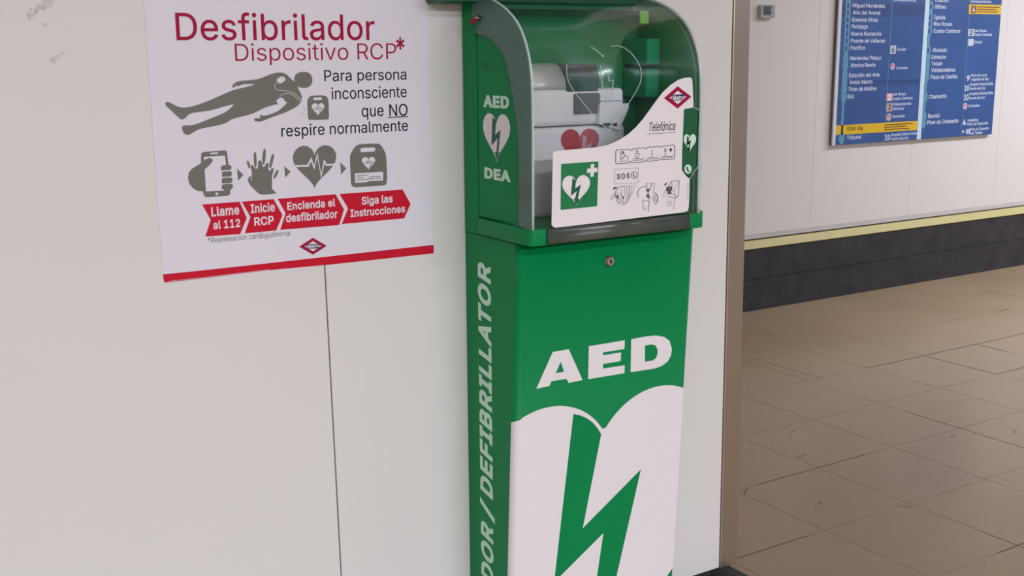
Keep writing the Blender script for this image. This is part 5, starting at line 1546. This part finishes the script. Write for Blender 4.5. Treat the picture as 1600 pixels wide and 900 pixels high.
def badge(t_, x0, y0, x1, y1, mb_, mt, circle=False):
    mb = MB()
    a, c = bx(x0, y0), bx(x1, y1)
    if circle:
        cx, cz, r = (a[0] + c[0]) / 2, (a[1] + c[1]) / 2, (a[1] - c[1]) / 2
        mb.poly2([(cx + r * math.cos(i * .3491), cz + r * math.sin(i * .3491)) for i in range(18)], BRD, M_BTXT, 1)
        mb.poly2([(cx + r * .82 * math.cos(i * .3491), cz + r * .82 * math.sin(i * .3491)) for i in range(18)], BRD, M_CERC, 2)
        ring = [(cx - r * .15 + r * .6 * math.cos(math.radians(d_)), cz + r * .6 * math.sin(math.radians(d_))) for d_ in range(-150, 95, 20)]
        ring2 = [(cx - r * .15 + r * .28 * math.cos(math.radians(d_)), cz + r * .28 * math.sin(math.radians(d_))) for d_ in range(90, -155, -20)]
        mb.poly2(ring + ring2, BRD, M_BTXT, 3)
        return mb.build('train_badge', brd)
    if mb_:
        mb.poly2([(a[0], c[1]), (c[0], c[1]), (c[0], a[1]), (a[0], a[1])], BRD, mb_, 2)
    h, w_ = a[1] - c[1], c[0] - a[0]
    k1, k2 = (.16, .22) if mb_ else (0.0, 0.05)
    mb.text2(t_, (a[0] + w_ * k2, c[1] + h * k1), (w_ * (1 - 2 * k2), 0), (0, h * (1 - 2 * k1)), BRD, mt, 3, bold=.02)
    return mb.build('line_badge', brd)


badge('6', 417, 267, 447, 315, M_BADGE, M_BLUE_D)
badge('2', 395, 547, 427, 592, M_PINK, M_BTXT)
badge('3', 395, 606, 427, 651, M_BORNG, M_BROWN)
badge('10', 385, 790, 414, 820, None, M_BTXT)
badge('4', 892, 33, 916, 77, M_BROWN, M_BTXT)
badge('2', 873, 170, 905, 211, M_BADGE, M_BLUE_D)
badge('6', 873, 228, 902, 269, M_BADGE, M_PALE)
badge('9', 864, 442, 881, 473, None, M_BTXT)
badge('10', 851, 500, 877, 530, None, M_BTXT)
badge('10', 848, 553, 874, 585, None, M_BTXT)
badge('4', 840, 700, 858, 733, None, M_BTXT)
badge('1', 862, 757, 881, 783, M_BTXT, M_BLUE_D)
for x, y, r in ((430, 389, 19), (407, 686, 20), (855, 622, 18)):
    badge('', x - r, y - r, x + r, y + r, None, None, True)

# line diagram: bar with a ring at every station
for rows, (xt, yt), (xb, yb4), z_stop in ((names_l, (167, 20), (131, 860), bz0), (names_r[1:], (655, 40), (609, 720), None)):
    s = MB()
    p0, p1 = bx(xt, yt), bx(xb, yb4)
    lx = (p0[0] + p1[0]) / 2
    zlo = z_stop + .002 if z_stop else p1[1]
    zhi = bz1 - .05 if z_stop else p0[1]
    s.poly2([(lx - .010, zlo), (lx + .010, zlo), (lx + .010, zhi), (lx - .010, zhi)], BRD, M_CYAN, 0)
    for nm, xa, yb5, xc in rows:
        z = bx(xa, yb5 - 10)[1]
        ell = lambda r1, r2: [(lx + r1 * math.cos(i * .3491), z + r2 * math.sin(i * .3491)) for i in range(18)]
        s.poly2(ell(.024, .036), BRD, M_CYAN, 2 if nm != 'x' else 1)
        s.poly2(ell(.011, .017), BRD, M_BLUE if z > 1.45 else M_CYAN, 3)
    if z_stop:
        z = (za + zb) / 2
        for i in range(6):
            zc_ = zb + (za - zb) * (i + .5) / 6
            s.poly2([(lx - .006, zc_ - .006), (lx + .008, zc_ - .006), (lx + .008, zc_ + .006), (lx - .006, zc_ + .006)], BRD, M_INK, 3)
    s.build('line_diagram', brd)

# ------------------------------------------------------------------ small steel box on the far wall
a, c = on_y(1182.5, 7, FAR_Y), on_y(1205, 28.5, FAR_Y)
wb = empty('wall_box', ((a.x + c.x) / 2, FAR_Y, (a.z + c.z) / 2), 'small steel box on the far wall beside the corner strip', 'wall box')
s = MB()
s.box(a.x + .012, c.x, FAR_Y - .030, FAR_Y - .0005, c.z, a.z, M_STEEL)
bevel(s.build('housing', wb, recalc=True), .003)
s = MB()
wx, wz = c.x - a.x, a.z - c.z
s.box(a.x + .026, a.x + wx * .70, FAR_Y - .0325, FAR_Y - .0295, c.z + wz * .22, a.z - wz * .1, mat('dull_steel_plate', (.15, .135, .135), .3, metal=.8, noise=.3, scale=60))
s.build('front_plate', wb, label='dull plate')
for u, v in ((.82, .82), (.82, .42), (.82, .14)):
    s = MB()
    s.disc((a.x + wx * u, FAR_Y - .0295, c.z + wz * v), (0, -1, 0), .0065, .004, M_STEEL, 12)
    s.build('screw', wb)
